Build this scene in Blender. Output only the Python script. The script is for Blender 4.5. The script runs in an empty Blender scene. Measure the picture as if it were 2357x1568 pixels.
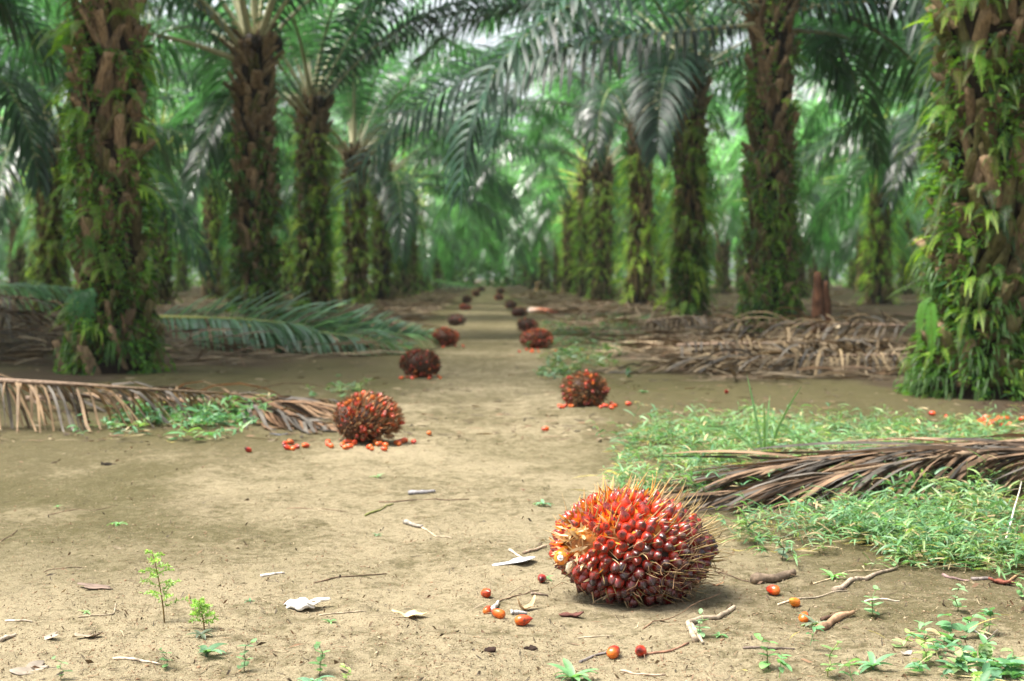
import bpy, math
import numpy as np
from mathutils import Vector, Matrix, Euler

R = math.radians
sc = bpy.context.scene
COL = sc.collection

# ------------------------------------------------------------------ camera, sky, sun, exposure
FPX = 3274.0                                   # focal length in pixels of a 2357 px wide frame (50 mm lens)
CAMZ = 0.84
YAW, PITCH = math.atan(58.5 / FPX), math.atan(144.0 / FPX)
cam = bpy.data.cameras.new('camera')
cam_ob = bpy.data.objects.new('camera', cam); COL.objects.link(cam_ob)
cam.sensor_width = 36.0
cam.lens = 36.0 * FPX / 2357.0
cam_ob.location = (0, 0, CAMZ)
cam_ob.rotation_euler = (R(90) - PITCH, 0, -YAW)
cam.clip_start, cam.clip_end = 0.05, 2000
cam.dof.use_dof = True
cam.dof.focus_distance = 3.5
cam.dof.aperture_fstop = 4.6
sc.camera = cam_ob
CAMROT = cam_ob.rotation_euler.to_matrix()

SUN_EL, SUN_AZ = R(66), R(-95)                # azimuth clockwise from +Y: the light comes over the left shoulder
w = bpy.data.worlds.new('World'); sc.world = w; w.use_nodes = True
nt = w.node_tree; nt.nodes.clear()
out = nt.nodes.new('ShaderNodeOutputWorld'); bg = nt.nodes.new('ShaderNodeBackground')
sky = nt.nodes.new('ShaderNodeTexSky'); sky.sky_type = 'NISHITA'; sky.sun_disc = False
sky.sun_elevation = SUN_EL; sky.sun_rotation = SUN_AZ
sky.air_density = 1.2; sky.dust_density = 4.0; sky.ozone_density = 1.0
hs = nt.nodes.new('ShaderNodeHueSaturation'); hs.inputs['Saturation'].default_value = 0.35
nt.links.new(sky.outputs[0], hs.inputs['Color']); nt.links.new(hs.outputs[0], bg.inputs[0])
bg.inputs[1].default_value = 0.085
nt.links.new(bg.outputs[0], out.inputs[0])
sun = bpy.data.lights.new('sun', 'SUN'); sun.energy = 2.6; sun.angle = R(28); sun.color = (1.0, 0.95, 0.87)
sun_ob = bpy.data.objects.new('sun', sun); COL.objects.link(sun_ob)
sd = Vector((math.sin(SUN_AZ) * math.cos(SUN_EL), math.cos(SUN_AZ) * math.cos(SUN_EL), math.sin(SUN_EL)))
sun_ob.rotation_euler = (-sd).to_track_quat('-Z', 'Y').to_euler()
sun_ob.location = sd * 40

sc.view_settings.view_transform = 'Standard'
sc.view_settings.look = 'None'
sc.view_settings.gamma = 1.0
sc.view_settings.exposure = 2.05
sc.cycles.max_bounces = 8
sc.cycles.diffuse_bounces = 5
sc.cycles.glossy_bounces = 2
sc.cycles.transmission_bounces = 5
sc.cycles.use_denoising = True
sc.cycles.caustics_reflective = False
sc.cycles.caustics_refractive = False

# ------------------------------------------------------------------ numeric helpers
def rng(s): return np.random.default_rng(s)
def nrm(v):
    v = np.asarray(v, float); return v / np.maximum(np.linalg.norm(v, axis=-1, keepdims=True), 1e-9)
def sstep(a, b, x):
    t = np.clip((np.asarray(x, float) - a) / (b - a), 0, 1); return t * t * (3 - 2 * t)
def _h(ix, iy, s):
    n = (ix.astype(np.int64) * 374761393 + iy.astype(np.int64) * 668265263 + s * 1442695041) & 0xffffffff
    n = ((n ^ (n >> 13)) * 1274126177) & 0xffffffff
    return ((n ^ (n >> 16)) & 0xffff) / 65535.0
def vnoise(x, y, s=0):
    x = np.asarray(x, float); y = np.asarray(y, float)
    ix, iy = np.floor(x), np.floor(y); fx, fy = x - ix, y - iy
    fx, fy = fx * fx * (3 - 2 * fx), fy * fy * (3 - 2 * fy)
    a, b = _h(ix, iy, s), _h(ix + 1, iy, s); c, d = _h(ix, iy + 1, s), _h(ix + 1, iy + 1, s)
    return (a + (b - a) * fx) * (1 - fy) + (c + (d - c) * fx) * fy
def fbm(x, y, s=0, o=3):
    v, a = 0, 0.5
    for k in range(o): v = v + a * vnoise(np.asarray(x) * 2 ** k, np.asarray(y) * 2 ** k, s + k); a *= .5
    return v / (1 - .5 ** o)
def ground_z(x, y):
    x = np.asarray(x, float); y = np.asarray(y, float)
    z = .034 * (fbm(x * .9, y * .7, 3) - .5) + .020 * (fbm(x * 4.5, y * 3.2, 9) - .5) + .022 * (fbm(x * 15, y * 13, 14) - .5) * sstep(14, 8, y)
    side = sstep(1.3, 3.0, np.abs(x)) * sstep(14, 20, y) * sstep(2000, 80, y)
    z = z + side * (.05 + .14 * (fbm(x * .45, y * .3, 21) - .3))
    return z
def gz(x, y): return float(ground_z(x, y))
def ray(u, v):
    d = CAMROT @ Vector(((u - 1178.5) / FPX, -(v - 784.0) / FPX, -1.0)); return d
def G(u, v, z=0.0):
    """the ground point seen at (u, v) of the photograph (2357 x 1568)"""
    d = ray(u, v); t = (z - CAMZ) / d.z
    x, y = d.x * t, d.y * t
    return Vector((x, y, gz(x, y)))

# ------------------------------------------------------------------ mesh builder
class MB:
    def __init__(s): s.V, s.F, s.C, s.n = [], [], [], 0
    def add(s, V, F, C):
        V = np.asarray(V, float).reshape(-1, 3); F = np.asarray(F, int).reshape(-1, 4)
        C = np.asarray(C, float)
        if C.ndim == 1: C = np.tile(C, (len(V), 1))
        s.V.append(V); s.F.append(F + s.n); s.C.append(C.reshape(-1, 3)); s.n += len(V)
    def join(s, o, M=None, tint=1.0):
        if not o.V: return
        V, F, C = np.vstack(o.V), np.vstack(o.F), np.vstack(o.C)
        if M is not None:
            A = np.array(M); V = V @ A[:3, :3].T + A[:3, 3]
        s.add(V, F, C * tint)
    def clamp(s, base=.004):
        for V in s.V:
            g = ground_z(V[:, 0], V[:, 1]) + base
            low = V[:, 2] < g
            V[:, 2] = np.where(low, g + .012 * vnoise(V[:, 0] * 60, V[:, 1] * 60, 5), V[:, 2])
    def mesh(s, name, mat, smooth=True, org=None):
        V, F, C = np.vstack(s.V), np.vstack(s.F), np.vstack(s.C)
        if org is not None: V = V - np.array(org)
        me = bpy.data.meshes.new(name)
        me.vertices.add(len(V)); me.vertices.foreach_set('co', V.astype(np.float32).ravel())
        me.loops.add(F.size); me.loops.foreach_set('vertex_index', F.astype(np.int32).ravel())
        me.polygons.add(len(F))
        me.polygons.foreach_set('loop_start', np.arange(0, F.size, 4, dtype=np.int32))
        me.update(calc_edges=True)
        if smooth: me.polygons.foreach_set('use_smooth', np.ones(len(F), dtype=bool))
        at = me.color_attributes.new('col', 'FLOAT_COLOR', 'POINT')
        at.data.foreach_set('color', np.hstack([np.clip(C, 0, 4), np.ones((len(C), 1))]).astype(np.float32).ravel())
        me.materials.append(mat); me.update()
        return me
def link(name, data=None, parent=None, loc=(0, 0, 0), rot=(0, 0, 0), scale=(1, 1, 1)):
    o = bpy.data.objects.new(name, data); COL.objects.link(o)
    o.location = loc; o.rotation_euler = rot; o.scale = scale
    if parent is not None: o.parent = parent
    if data is None: o.empty_display_size = .1
    return o
def tag(o, label=None, cat=None, group=None, kind=None):
    for k, v in (('label', label), ('category', cat), ('group', group), ('kind', kind)):
        if v: o[k] = v
    return o

def leaves(mb, P, D, N, L, W, droop, col, seg=4, fold=0.0, tip=None, prof=None):
    """n tapering leaf strips at once: base P, direction D, face normal N, length L, width W, bending down by droop"""
    P = np.asarray(P, float); n = len(P)
    D = nrm(D); side = nrm(np.cross(D, N)); L = np.broadcast_to(L, (n,)); W = np.broadcast_to(W, (n,))
    droop = np.broadcast_to(droop, (n,)); col = np.broadcast_to(np.asarray(col, float), (n, 3))
    pts, dirs, d = [P], [D], D
    for i in range(seg):
        pts.append(pts[-1] + d * (L / seg)[:, None])
        d = nrm(d + np.array([0, 0, -1.]) * (droop / seg)[:, None]); dirs.append(d)
    if prof is None:
        t = np.linspace(0, 1, seg + 1); prof = (t + .1) ** .5 * (1.02 - t) ** .7; prof = prof / prof.max(); prof[-1] = .04
    k = 3 if fold else 2
    V = np.zeros((n, seg + 1, k, 3)); C = np.zeros((n, seg + 1, k, 3))
    for i in range(seg + 1):
        h = side * (W * prof[i] * .5)[:, None]
        V[:, i, 0] = pts[i] - h; V[:, i, k - 1] = pts[i] + h
        if fold: V[:, i, 1] = pts[i] - np.cross(side, dirs[i]) * (W * prof[i] * fold)[:, None]
        c = col if tip is None else col + (np.asarray(tip) - col) * (i / seg) ** 2
        C[:, i, :] = c[:, None, :]
    base = (np.arange(n) * (seg + 1) * k)[:, None, None, None]
    i = np.arange(seg)[None, :, None, None] * k; j = np.arange(k - 1)[None, None, :, None]
    q = np.array([0, 1, k + 1, k])[None, None, None, :]
    mb.add(V.reshape(-1, 3), (base + i + j + q).reshape(-1, 4), C.reshape(-1, 3))
def tube(mb, pts, rad, col, ns=6, flat=1.0, cap=True, up=(0, 0, 1)):
    pts = np.asarray(pts, float); k = len(pts); rad = np.broadcast_to(rad, (k,)).astype(float)
    col = np.broadcast_to(np.asarray(col, float), (k, 3))
    T = nrm(np.gradient(pts, axis=0))
    if cap:
        pts = np.vstack([pts[:1], pts, pts[-1:]]); T = np.vstack([T[:1], T, T[-1:]])
        rad = np.concatenate([[rad[0] * .05], rad, [rad[-1] * .05]]); col = np.vstack([col[:1], col, col[-1:]]); k += 2
    U = np.asarray(up, float)
    S = np.cross(T, U); bad = np.linalg.norm(S, axis=1) < .15
    S[bad] = np.cross(T[bad], np.array([0.31, .95, .05])); S = nrm(S); N = nrm(np.cross(S, T))
    a = np.linspace(0, 2 * math.pi, ns, endpoint=False)
    V = pts[:, None] + (S[:, None] * np.cos(a)[None, :, None] + N[:, None] * np.sin(a)[None, :, None] * flat) * rad[:, None, None]
    i = np.arange(k - 1)[:, None] * ns; j = np.arange(ns)[None]; j2 = (j + 1) % ns
    F = np.stack([i + j, i + j2, i + ns + j2, i + ns + j], -1)
    mb.add(V.reshape(-1, 3), F.reshape(-1, 4), np.repeat(col, ns, 0))
def blob(mb, c, ax, col, nu=12, nv=8, rough=0.0, seed=0, rotm=None, tipcol=None):
    """lumpy ellipsoid; tipcol colours the +Z end"""
    th = np.linspace(0, math.pi, nv + 1); ph = np.linspace(0, 2 * math.pi, nu, endpoint=False)
    T, Pp = np.meshgrid(th, ph, indexing='ij')
    n = np.stack([np.sin(T) * np.cos(Pp), np.sin(T) * np.sin(Pp), np.cos(T)], -1)
    n[0] *= [.02, .02, 1]; n[-1] *= [.02, .02, 1]
    rr = 1 + rough * (fbm(n[..., 0] * 2.1 + seed * 3.7 + 9, n[..., 1] * 2.1 + n[..., 2] * 2.7 + seed, seed) * 2 - 1)
    V = n * rr[..., None] * np.asarray(ax)
    if rotm is not None: V = V @ np.asarray(rotm).T
    V = V + np.asarray(c)
    i = np.arange(nv)[:, None] * nu; j = np.arange(nu)[None]; j2 = (j + 1) % nu
    F = np.stack([i + j, i + nu + j, i + nu + j2, i + j2], -1)
    C = np.broadcast_to(np.asarray(col, float), V.shape).copy()
    if tipcol is not None:
        f = sstep(.1, .95, n[..., 2])[..., None]; C = C * (1 - f) + np.asarray(tipcol) * f
    mb.add(V.reshape(-1, 3), F.reshape(-1, 4), C.reshape(-1, 3))
def frame(d, roll=0.0):
    z = Vector(d).normalized(); q = z.to_track_quat('Z', 'Y').to_matrix()
    return np.array(q @ Matrix.Rotation(roll, 3, 'Z'))

# ------------------------------------------------------------------ materials
def nodes(name):
    m = bpy.data.materials.new(name); m.use_nodes = True; t = m.node_tree; t.nodes.clear()
    o = t.nodes.new('ShaderNodeOutputMaterial'); return m, t, o
def nd(t, typ, **kw):
    n = t.nodes.new('ShaderNode' + typ)
    for k, v in kw.items():
        if k in n.inputs.keys(): n.inputs[k].default_value = v
        else: setattr(n, k, v)
    return n
def noise_tex(t, scale, detail=4, rough=.6, stretch=None, coord='Object'):
    tc = nd(t, 'TexCoord'); src = tc.outputs[coord]
    if stretch:
        mp = nd(t, 'Mapping'); mp.inputs['Scale'].default_value = stretch
        t.links.new(src, mp.inputs[0]); src = mp.outputs[0]
    n = nd(t, 'TexNoise', Scale=scale, Detail=detail, Roughness=rough); t.links.new(src, n.inputs['Vector']); return n
def mixc(t, fac, a, b, mode='MIX'):
    m = nd(t, 'MixRGB', blend_type=mode)
    for k, x in ((0, fac), (1, a), (2, b)):
        if hasattr(x, 'is_linked') or hasattr(x, 'links'): t.links.new(x, m.inputs[k])
        else: m.inputs[k].default_value = x if k == 0 else (*x, 1)
    return m.outputs[0]
def ramp(t, src, lo, hi, a=0.0, b=1.0):
    r = nd(t, 'MapRange'); r.interpolation_type = 'SMOOTHSTEP'
    r.inputs[1].default_value = lo; r.inputs[2].default_value = hi; r.inputs[3].default_value = a; r.inputs[4].default_value = b
    t.links.new(src, r.inputs[0]); return r.outputs[0]
def bump(t, src, strength, dist):
    b = nd(t, 'Bump', Strength=strength, Distance=dist); t.links.new(src, b.inputs['Height']); return b.outputs[0]

def mat_leaf(name, rough=.4, trans=.35, tmul=(2.0, 2.6, .9), spec=.5, vary=.5, nscale=2.0, coat=0.0):
    m, t, o = nodes(name)
    at = nd(t, 'Attribute', attribute_name='col')
    oi = nd(t, 'ObjectInfo')
    nz = noise_tex(t, nscale, 3)
    v = ramp(t, nz.outputs[0], .3, .7, 1 - vary * .5, 1 + vary * .5)
    r2 = ramp(t, oi.outputs['Random'], 0, 1, .82, 1.2)
    mu = nd(t, 'Math', operation='MULTIPLY'); t.links.new(v, mu.inputs[0]); t.links.new(r2, mu.inputs[1])
    vm = nd(t, 'VectorMath', operation='SCALE'); t.links.new(at.outputs['Color'], vm.inputs[0]); t.links.new(mu.outputs[0], vm.inputs['Scale'])
    p = nd(t, 'BsdfPrincipled', Roughness=rough); p.inputs['Specular IOR Level'].default_value = spec
    p.inputs['Coat Weight'].default_value = coat; p.inputs['Coat Roughness'].default_value = .22
    t.links.new(vm.outputs[0], p.inputs['Base Color'])
    tr = nd(t, 'BsdfTranslucent'); vt = nd(t, 'VectorMath', operation='MULTIPLY'); vt.inputs[1].default_value = tmul
    t.links.new(vm.outputs[0], vt.inputs[0]); t.links.new(vt.outputs[0], tr.inputs[0])
    mx = nd(t, 'MixShader', Fac=trans); t.links.new(p.outputs[0], mx.inputs[1]); t.links.new(tr.outputs[0], mx.inputs[2])
    t.links.new(mx.outputs[0], o.inputs[0]); return m
def mat_solid(name, rough=.8, nscale=30, vary=.6, bstr=.4, bdist=.01, stretch=None, spec=.3, dirt=None, dirt_scale=25):
    m, t, o = nodes(name)
    at = nd(t, 'Attribute', attribute_name='col')
    nz = noise_tex(t, nscale, 6, .65, stretch)
    v = ramp(t, nz.outputs[0], .25, .75, 1 - vary * .6, 1 + vary * .6)
    vm = nd(t, 'VectorMath', operation='SCALE'); t.links.new(at.outputs['Color'], vm.inputs[0]); t.links.new(v, vm.inputs['Scale'])
    c = vm.outputs[0]; p = nd(t, 'BsdfPrincipled', Roughness=rough)
    if dirt:
        n2 = noise_tex(t, dirt_scale, 5, .7); f = ramp(t, n2.outputs[0], .52, .66); c = mixc(t, f, c, dirt)
        rr = ramp(t, n2.outputs[0], .50, .66, rough, .85); t.links.new(rr, p.inputs['Roughness'])
    p.inputs['Specular IOR Level'].default_value = spec
    t.links.new(c, p.inputs['Base Color']); t.links.new(bump(t, nz.outputs[0], bstr, bdist), p.inputs['Normal'])
    t.links.new(p.outputs[0], o.inputs[0]); return m

M_FROND = mat_leaf('palm_leaf', .32, .45, (2.7, 3.2, 1.9), .8, coat=.35)
M_FROND_SHADED = mat_leaf('shaded_palm_leaf', .42, .25, (2.2, 2.8, 1.5), .55)  # shaded copy of the frond leaf: no sheen, less light through it
M_FERN = mat_leaf('fern_leaf', .5, .4, (1.7, 1.9, .7), .35)
M_WEED = mat_leaf('weed_leaf', .42, .32, (1.6, 1.7, .8), .5, .5, 30)
M_DRY = mat_leaf('dry_leaf', .65, .12, (1.2, 1.0, .7), .25, .7, 9)
M_BARK = mat_solid('bark', .9, 14, .9, .9, .03, (3, 3, .7), .15)
M_PETIOLE = mat_solid('petiole', .5, 16, .35, .2, .01, None, .4)
M_WOOD = mat_solid('dry_wood', .85, 60, .8, .7, .004, None, .2)
M_FRUIT = mat_solid('fruit_skin', .24, 70, .5, .12, .0015, None, .6, dirt=(.05, .032, .022), dirt_scale=32)
M_FRUIT_CLEAN = mat_solid('loose_fruit_skin', .3, 60, .5, .12, .0015, None, .5, dirt=(.14, .03, .015), dirt_scale=30)
M_SPINE = mat_solid('bract_spine', .6, 90, .6, .3, .002, None, .3)
M_CRUMB = mat_solid('soil_crumb', .95, 90, .6, .5, .003, None, .1)

def mat_ground():
    m, t, o = nodes('soil')
    at = nd(t, 'Attribute', attribute_name='col')
    sep = nd(t, 'SeparateColor'); t.links.new(at.outputs['Color'], sep.inputs[0])
    litter, moss, sand = sep.outputs[0], sep.outputs[1], sep.outputs[2]
    big = noise_tex(t, 1.1, 7, .66, (1.1, .9, 1)); mid = noise_tex(t, 7, 7, .7); fine = noise_tex(t, 60, 5, .75); tiny = noise_tex(t, 230, 3, .7)
    def addn(a, b, k):
        mm = nd(t, 'Math', operation='MULTIPLY_ADD'); t.links.new(b, mm.inputs[0]); mm.inputs[1].default_value = k; t.links.new(a, mm.inputs[2]); return mm.outputs[0]
    def shift(a, k):
        mm = nd(t, 'Math', operation='ADD'); t.links.new(a, mm.inputs[0]); mm.inputs[1].default_value = k; return mm.outputs[0]
    # sand over olive soil: broad patches, then hand-sized and finger-sized mottling
    mott = noise_tex(t, 24, 6, .72)
    s = shift(addn(addn(addn(addn(sand, big.outputs[0], 1.3), mid.outputs[0], 1.3), mott.outputs[0], 1.5), fine.outputs[0], 1.1), -2.76)
    c = mixc(t, ramp(t, s, .15, .85), (.110, .092, .044), (.312, .258, .160))
    rd = noise_tex(t, 5.5, 5, .7); c = mixc(t, ramp(t, rd.outputs[0], .58, .78, 0, .35), c, (.235, .145, .082))
    m2 = noise_tex(t, 38, 5, .75); c = mixc(t, ramp(t, m2.outputs[0], .55, .68, 0, .55), c, (.105, .082, .042))
    # moss film
    g = shift(addn(addn(moss, mid.outputs[0], .9), fine.outputs[0], .5), -.78)
    c = mixc(t, ramp(t, g, .25, .95, 0, .8), c, (.070, .064, .020))
    # dark humus
    l = shift(addn(addn(litter, mid.outputs[0], .8), fine.outputs[0], .5), -.65)
    c = mixc(t, ramp(t, l, .2, .9, 0, .92), c, (.058, .039, .024))
    # grit
    c = mixc(t, ramp(t, tiny.outputs[0], .58, .70, 0, .45), c, (.060, .046, .028))
    c = mixc(t, ramp(t, tiny.outputs[0], .43, .33, 0, .35), c, (.34, .29, .20))
    c = mixc(t, ramp(t, fine.outputs[0], .60, .72, 0, .5), c, (.075, .057, .030))
    p = nd(t, 'BsdfPrincipled', Roughness=.95); p.inputs['Specular IOR Level'].default_value = .15
    t.links.new(c, p.inputs['Base Color'])
    hsum = addn(addn(mid.outputs[0], fine.outputs[0], .5), tiny.outputs[0], .22)
    t.links.new(bump(t, hsum, 1.0, .03), p.inputs['Normal'])
    t.links.new(p.outputs[0], o.inputs[0]); return m
M_SOIL = mat_ground()

# ------------------------------------------------------------------ ground
def build_ground():
    ys = [1.6]
    while ys[-1] < 9: ys.append(ys[-1] + .0062 * ys[-1])
    while ys[-1] < 120: ys.append(ys[-1] + .02 * ys[-1])
    while ys[-1] < 900: ys.append(ys[-1] + .25 * ys[-1])
    ys = np.array(list(np.linspace(-60, -1, 8)) + [.0, .8, 1.2] + ys)
    xs = list(np.arange(0, 2.4, .021))
    while xs[-1] < 30: xs.append(xs[-1] + .02 + .02 * (xs[-1] - 2.2))
    while xs[-1] < 700: xs.append(xs[-1] * 1.4)
    xs = np.array(sorted([-v for v in xs[1:]] + xs))
    X, Y = np.meshgrid(xs, ys, indexing='xy'); Z = ground_z(X, Y)
    n = fbm(X * .8 + 5, Y * .5, 31); n2 = fbm(X * .35, Y * .25, 51)
    path = sstep(.95, .45, np.abs(X + .02 + .25 * (n - .5)))
    far = sstep(7.0, 11, Y)
    side = sstep(.8, 1.7, np.abs(X))
    litter = far * side * (.48 + .6 * n) * sstep(9.5, 16, Y + 5 * (n2 - .5)) + .75 * sstep(.42, .7, n) * sstep(1.3, 2.6, np.abs(X) - .08 * (Y - 5)) * sstep(5, 9, Y)
    litter += .30 * np.exp(-((X - .45) / .35) ** 2 - ((Y - 3.6) / .3) ** 2) + .28 * np.exp(-((X - 1.4) / .8) ** 2 - ((Y - 4.3) / .35) ** 2)
    moss = .35 + .18 * far + .30 * n2 * sstep(3.5, 6, Y) + .35 * sstep(.3, 1.2, X) * sstep(2.4, 3.4, Y) * sstep(9, 6, Y)
    moss -= .55 * sstep(4.2, 2.9, Y + .5 * (n - .5)) + .4 * path * sstep(6, 9, Y)
    sand = .22 + .38 * sstep(7.5, 3.0, Y + 4.0 * (n2 - .5)) + .26 * sstep(2.8, .8, np.abs(X + .35)) * sstep(15, 8, Y) + .32 * path * sstep(5, 8, Y) - .04 * far - .30 * sstep(.4, 1.3, X) * sstep(3.0, 3.6, Y)
    sand += .16 * sstep(4.2, 3.0, Y + .5 * (n - .5) + .5 * X)  # extra sand at the near left, also painting in the brighter open light
    sand -= .22 * sstep(.9, 2.2, -X) * sstep(4.5, 6, Y) * sstep(4.6, 6.5, Y)
    n3 = fbm(X * 1.3 + 40, Y * .9 + 7, 91)
    moss += .28 * sstep(.48, .74, n3) * sstep(2.2, 3.6, Y) * (1 - .5 * path); sand -= .18 * sstep(.48, .76, n3)
    litter += .32 * sstep(.58, .80, fbm(X * .9 + 3, Y * .8 + 70, 93)) * sstep(3.0, 4.5, Y + .4 * np.abs(X)) * (1 - .6 * path)
    Ca = np.clip(np.stack([litter, moss, sand], -1), 0, 1)
    ny, nx = X.shape
    i = np.arange(ny - 1)[:, None] * nx; j = np.arange(nx - 1)[None]
    F = np.stack([i + j, i + j + 1, i + nx + j + 1, i + nx + j], -1)
    mb = MB(); mb.add(np.stack([X, Y, Z], -1), F.reshape(-1, 4), Ca.reshape(-1, 3))
    tag(link('ground', mb.mesh('ground', M_SOIL)), kind='structure')
build_ground()

# ------------------------------------------------------------------ palm fronds
def arc(L, elev, droop, K=26, p=1.4, side=0.0):
    s = np.linspace(0, 1, K); th = elev - droop * s ** p
    x = np.concatenate([[0], np.cumsum(np.cos(th[:-1]))]) * L / (K - 1); z = np.concatenate([[0], np.cumsum(np.sin(th[:-1]))]) * L / (K - 1)
    return np.stack([x, side * L * s ** 2, z], -1)
def frond_geo(seed, pts, n=78, Lmax=.95, W=.042, s0=.17, leafcol=(.028, .07, .026), rcol=(.42, .40, .25), rtip=(.13, .17, .05), rscale=1.0,
              droop=(1.2, 2.6), phis=(5, 32), ang=(74, 34), seg=5, vary=.3, tip=None, up=None, gap=0.0, base_r=.085, curl=0.0, fwd_mix=1.0, side_phi=None, side_droop=None, ragged=False, jit=.7):
    g = rng(seed); K = len(pts)
    T = nrm(np.gradient(pts, axis=0)); s = np.linspace(0, 1, K)
    rr = np.interp(s, [0, .04, .18, .5, 1], [base_r, .055, .034, .02, .005]) * rscale
    f = sstep(.1, .5, s)[:, None]
    mr, ml = MB(), MB()
    tube(mr, pts, rr, np.asarray(rcol) * (1 - f) + np.asarray(rtip) * f, 6, .6)
    for sg in (-1, 1):
        q = np.sort(np.clip(s0 + (1 - s0) * (np.arange(n) + g.uniform(-.3, .3, n)) / n, 0, 1))
        if gap: q = q[g.random(n) > gap]
        m = len(q)
        P = np.stack([np.interp(q, s, pts[:, k]) for k in range(3)], -1); t = nrm(np.stack([np.interp(q, s, T[:, k]) for k in range(3)], -1))
        U0 = np.array([0, 0, 1.]) if up is None else np.asarray(up, float)
        S = np.cross(U0, t); S = nrm(np.where(np.linalg.norm(S, axis=1, keepdims=True) < .1, np.array([0, 1., 0]), S)) * sg
        U = nrm(np.cross(t, S * sg))
        rel = (q - s0) / (1 - s0)
        a = np.radians(ang[0] + (ang[1] - ang[0]) * rel + g.normal(0, 5 * jit, m))
        pq = phis if side_phi is None else side_phi[(sg + 1) // 2]; dq = droop if side_droop is None else side_droop[(sg + 1) // 2]
        ph = np.radians(np.where(np.arange(m) % 2 == 0, pq[0], pq[1]) + g.normal(0, 9 * jit, m))
        D = np.cos(a)[:, None] * t * fwd_mix + np.sin(a)[:, None] * (np.cos(ph)[:, None] * S + np.sin(ph)[:, None] * U)
        prof = np.interp(rel, [0, .1, .35, .7, 1], [.35, .7, 1, .85, .38])
        L = Lmax * prof * (1 + jit * g.uniform(-.17, .14, m))
        col = np.asarray(leafcol) * (1 + vary * g.normal(0, 1, (m, 1))).clip(.4, 1.8)
        if ragged:
            L = L * np.where(g.random(m) < .2, g.uniform(.3, .75, m), 1); gy = g.random((m, 1)) < .35; col = np.where(gy, col.mean(1, keepdims=True) * np.array([.80, .70, .58]), col)
            D = nrm(D + .15 * g.normal(0, 1, D.shape) * np.array([1, 1, .55])); W_ = W * g.uniform(.5, 1.2, m)
        Nn = U + .5 * jit * S * g.uniform(-1, 1, (m, 1)) + (.5 * g.normal(0, 1, (m, 3)) * curl)
        leaves(ml, P, D, Nn, L, W * g.uniform(.8, 1.15, m) * (.6 + .4 * prof), g.uniform(*dq, m), col, seg, 0.0, tip)
    return mr, ml
FRONDS = []
for k in range(9):                              # from the upright spear leaves to the hanging old ones
    g = rng(400 + k); e = [82, 72, 62, 52, 42, 32, 22, 12, 2][k]; dr = [38, 58, 76, 86, 92, 94, 92, 86, 78][k]
    pts = arc([4.6, 5.6, 6.2, 6.5, 6.7, 6.7, 6.5, 6.2, 5.8][k], R(e), R(dr), 26, 1.25, g.uniform(-.10, .10))
    c = np.array([.030, .078, .032]) * [1.25, 1.15, 1.05, 1, .95, .9, .85, .8, .8][k]
    a, b = frond_geo(500 + k, pts, 96, 1.08, .056, .17, c, rscale=1.25)
    FRONDS.append((a, b, a.mesh('frond', M_PETIOLE), b.mesh('leaf_blade', M_FROND)))
def crown_plan(seed, n=32, az0=0.0):
    g = rng(seed); r = []
    for i in range(n):
        a = i / (n - 1)
        k = min(8, max(0, int(round(a ** .85 * 8 + g.normal(0, .35)))))
        r.append((k, az0 + i * 2.39996 + g.normal(0, .12), .06 + .16 * a, -.55 * a ** 1.2, g.uniform(.9, 1.06), g.normal(0, .07), g.normal(0, .05)))
    return r
def plan_matrix(H, p):
    k, az, rad, dz, s, tx, ty = p
    return Matrix.Translation((rad * math.cos(az), rad * math.sin(az), H + dz)) @ Euler((tx, ty, az)).to_matrix().to_4x4() @ Matrix.Scale(s, 4)

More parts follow.
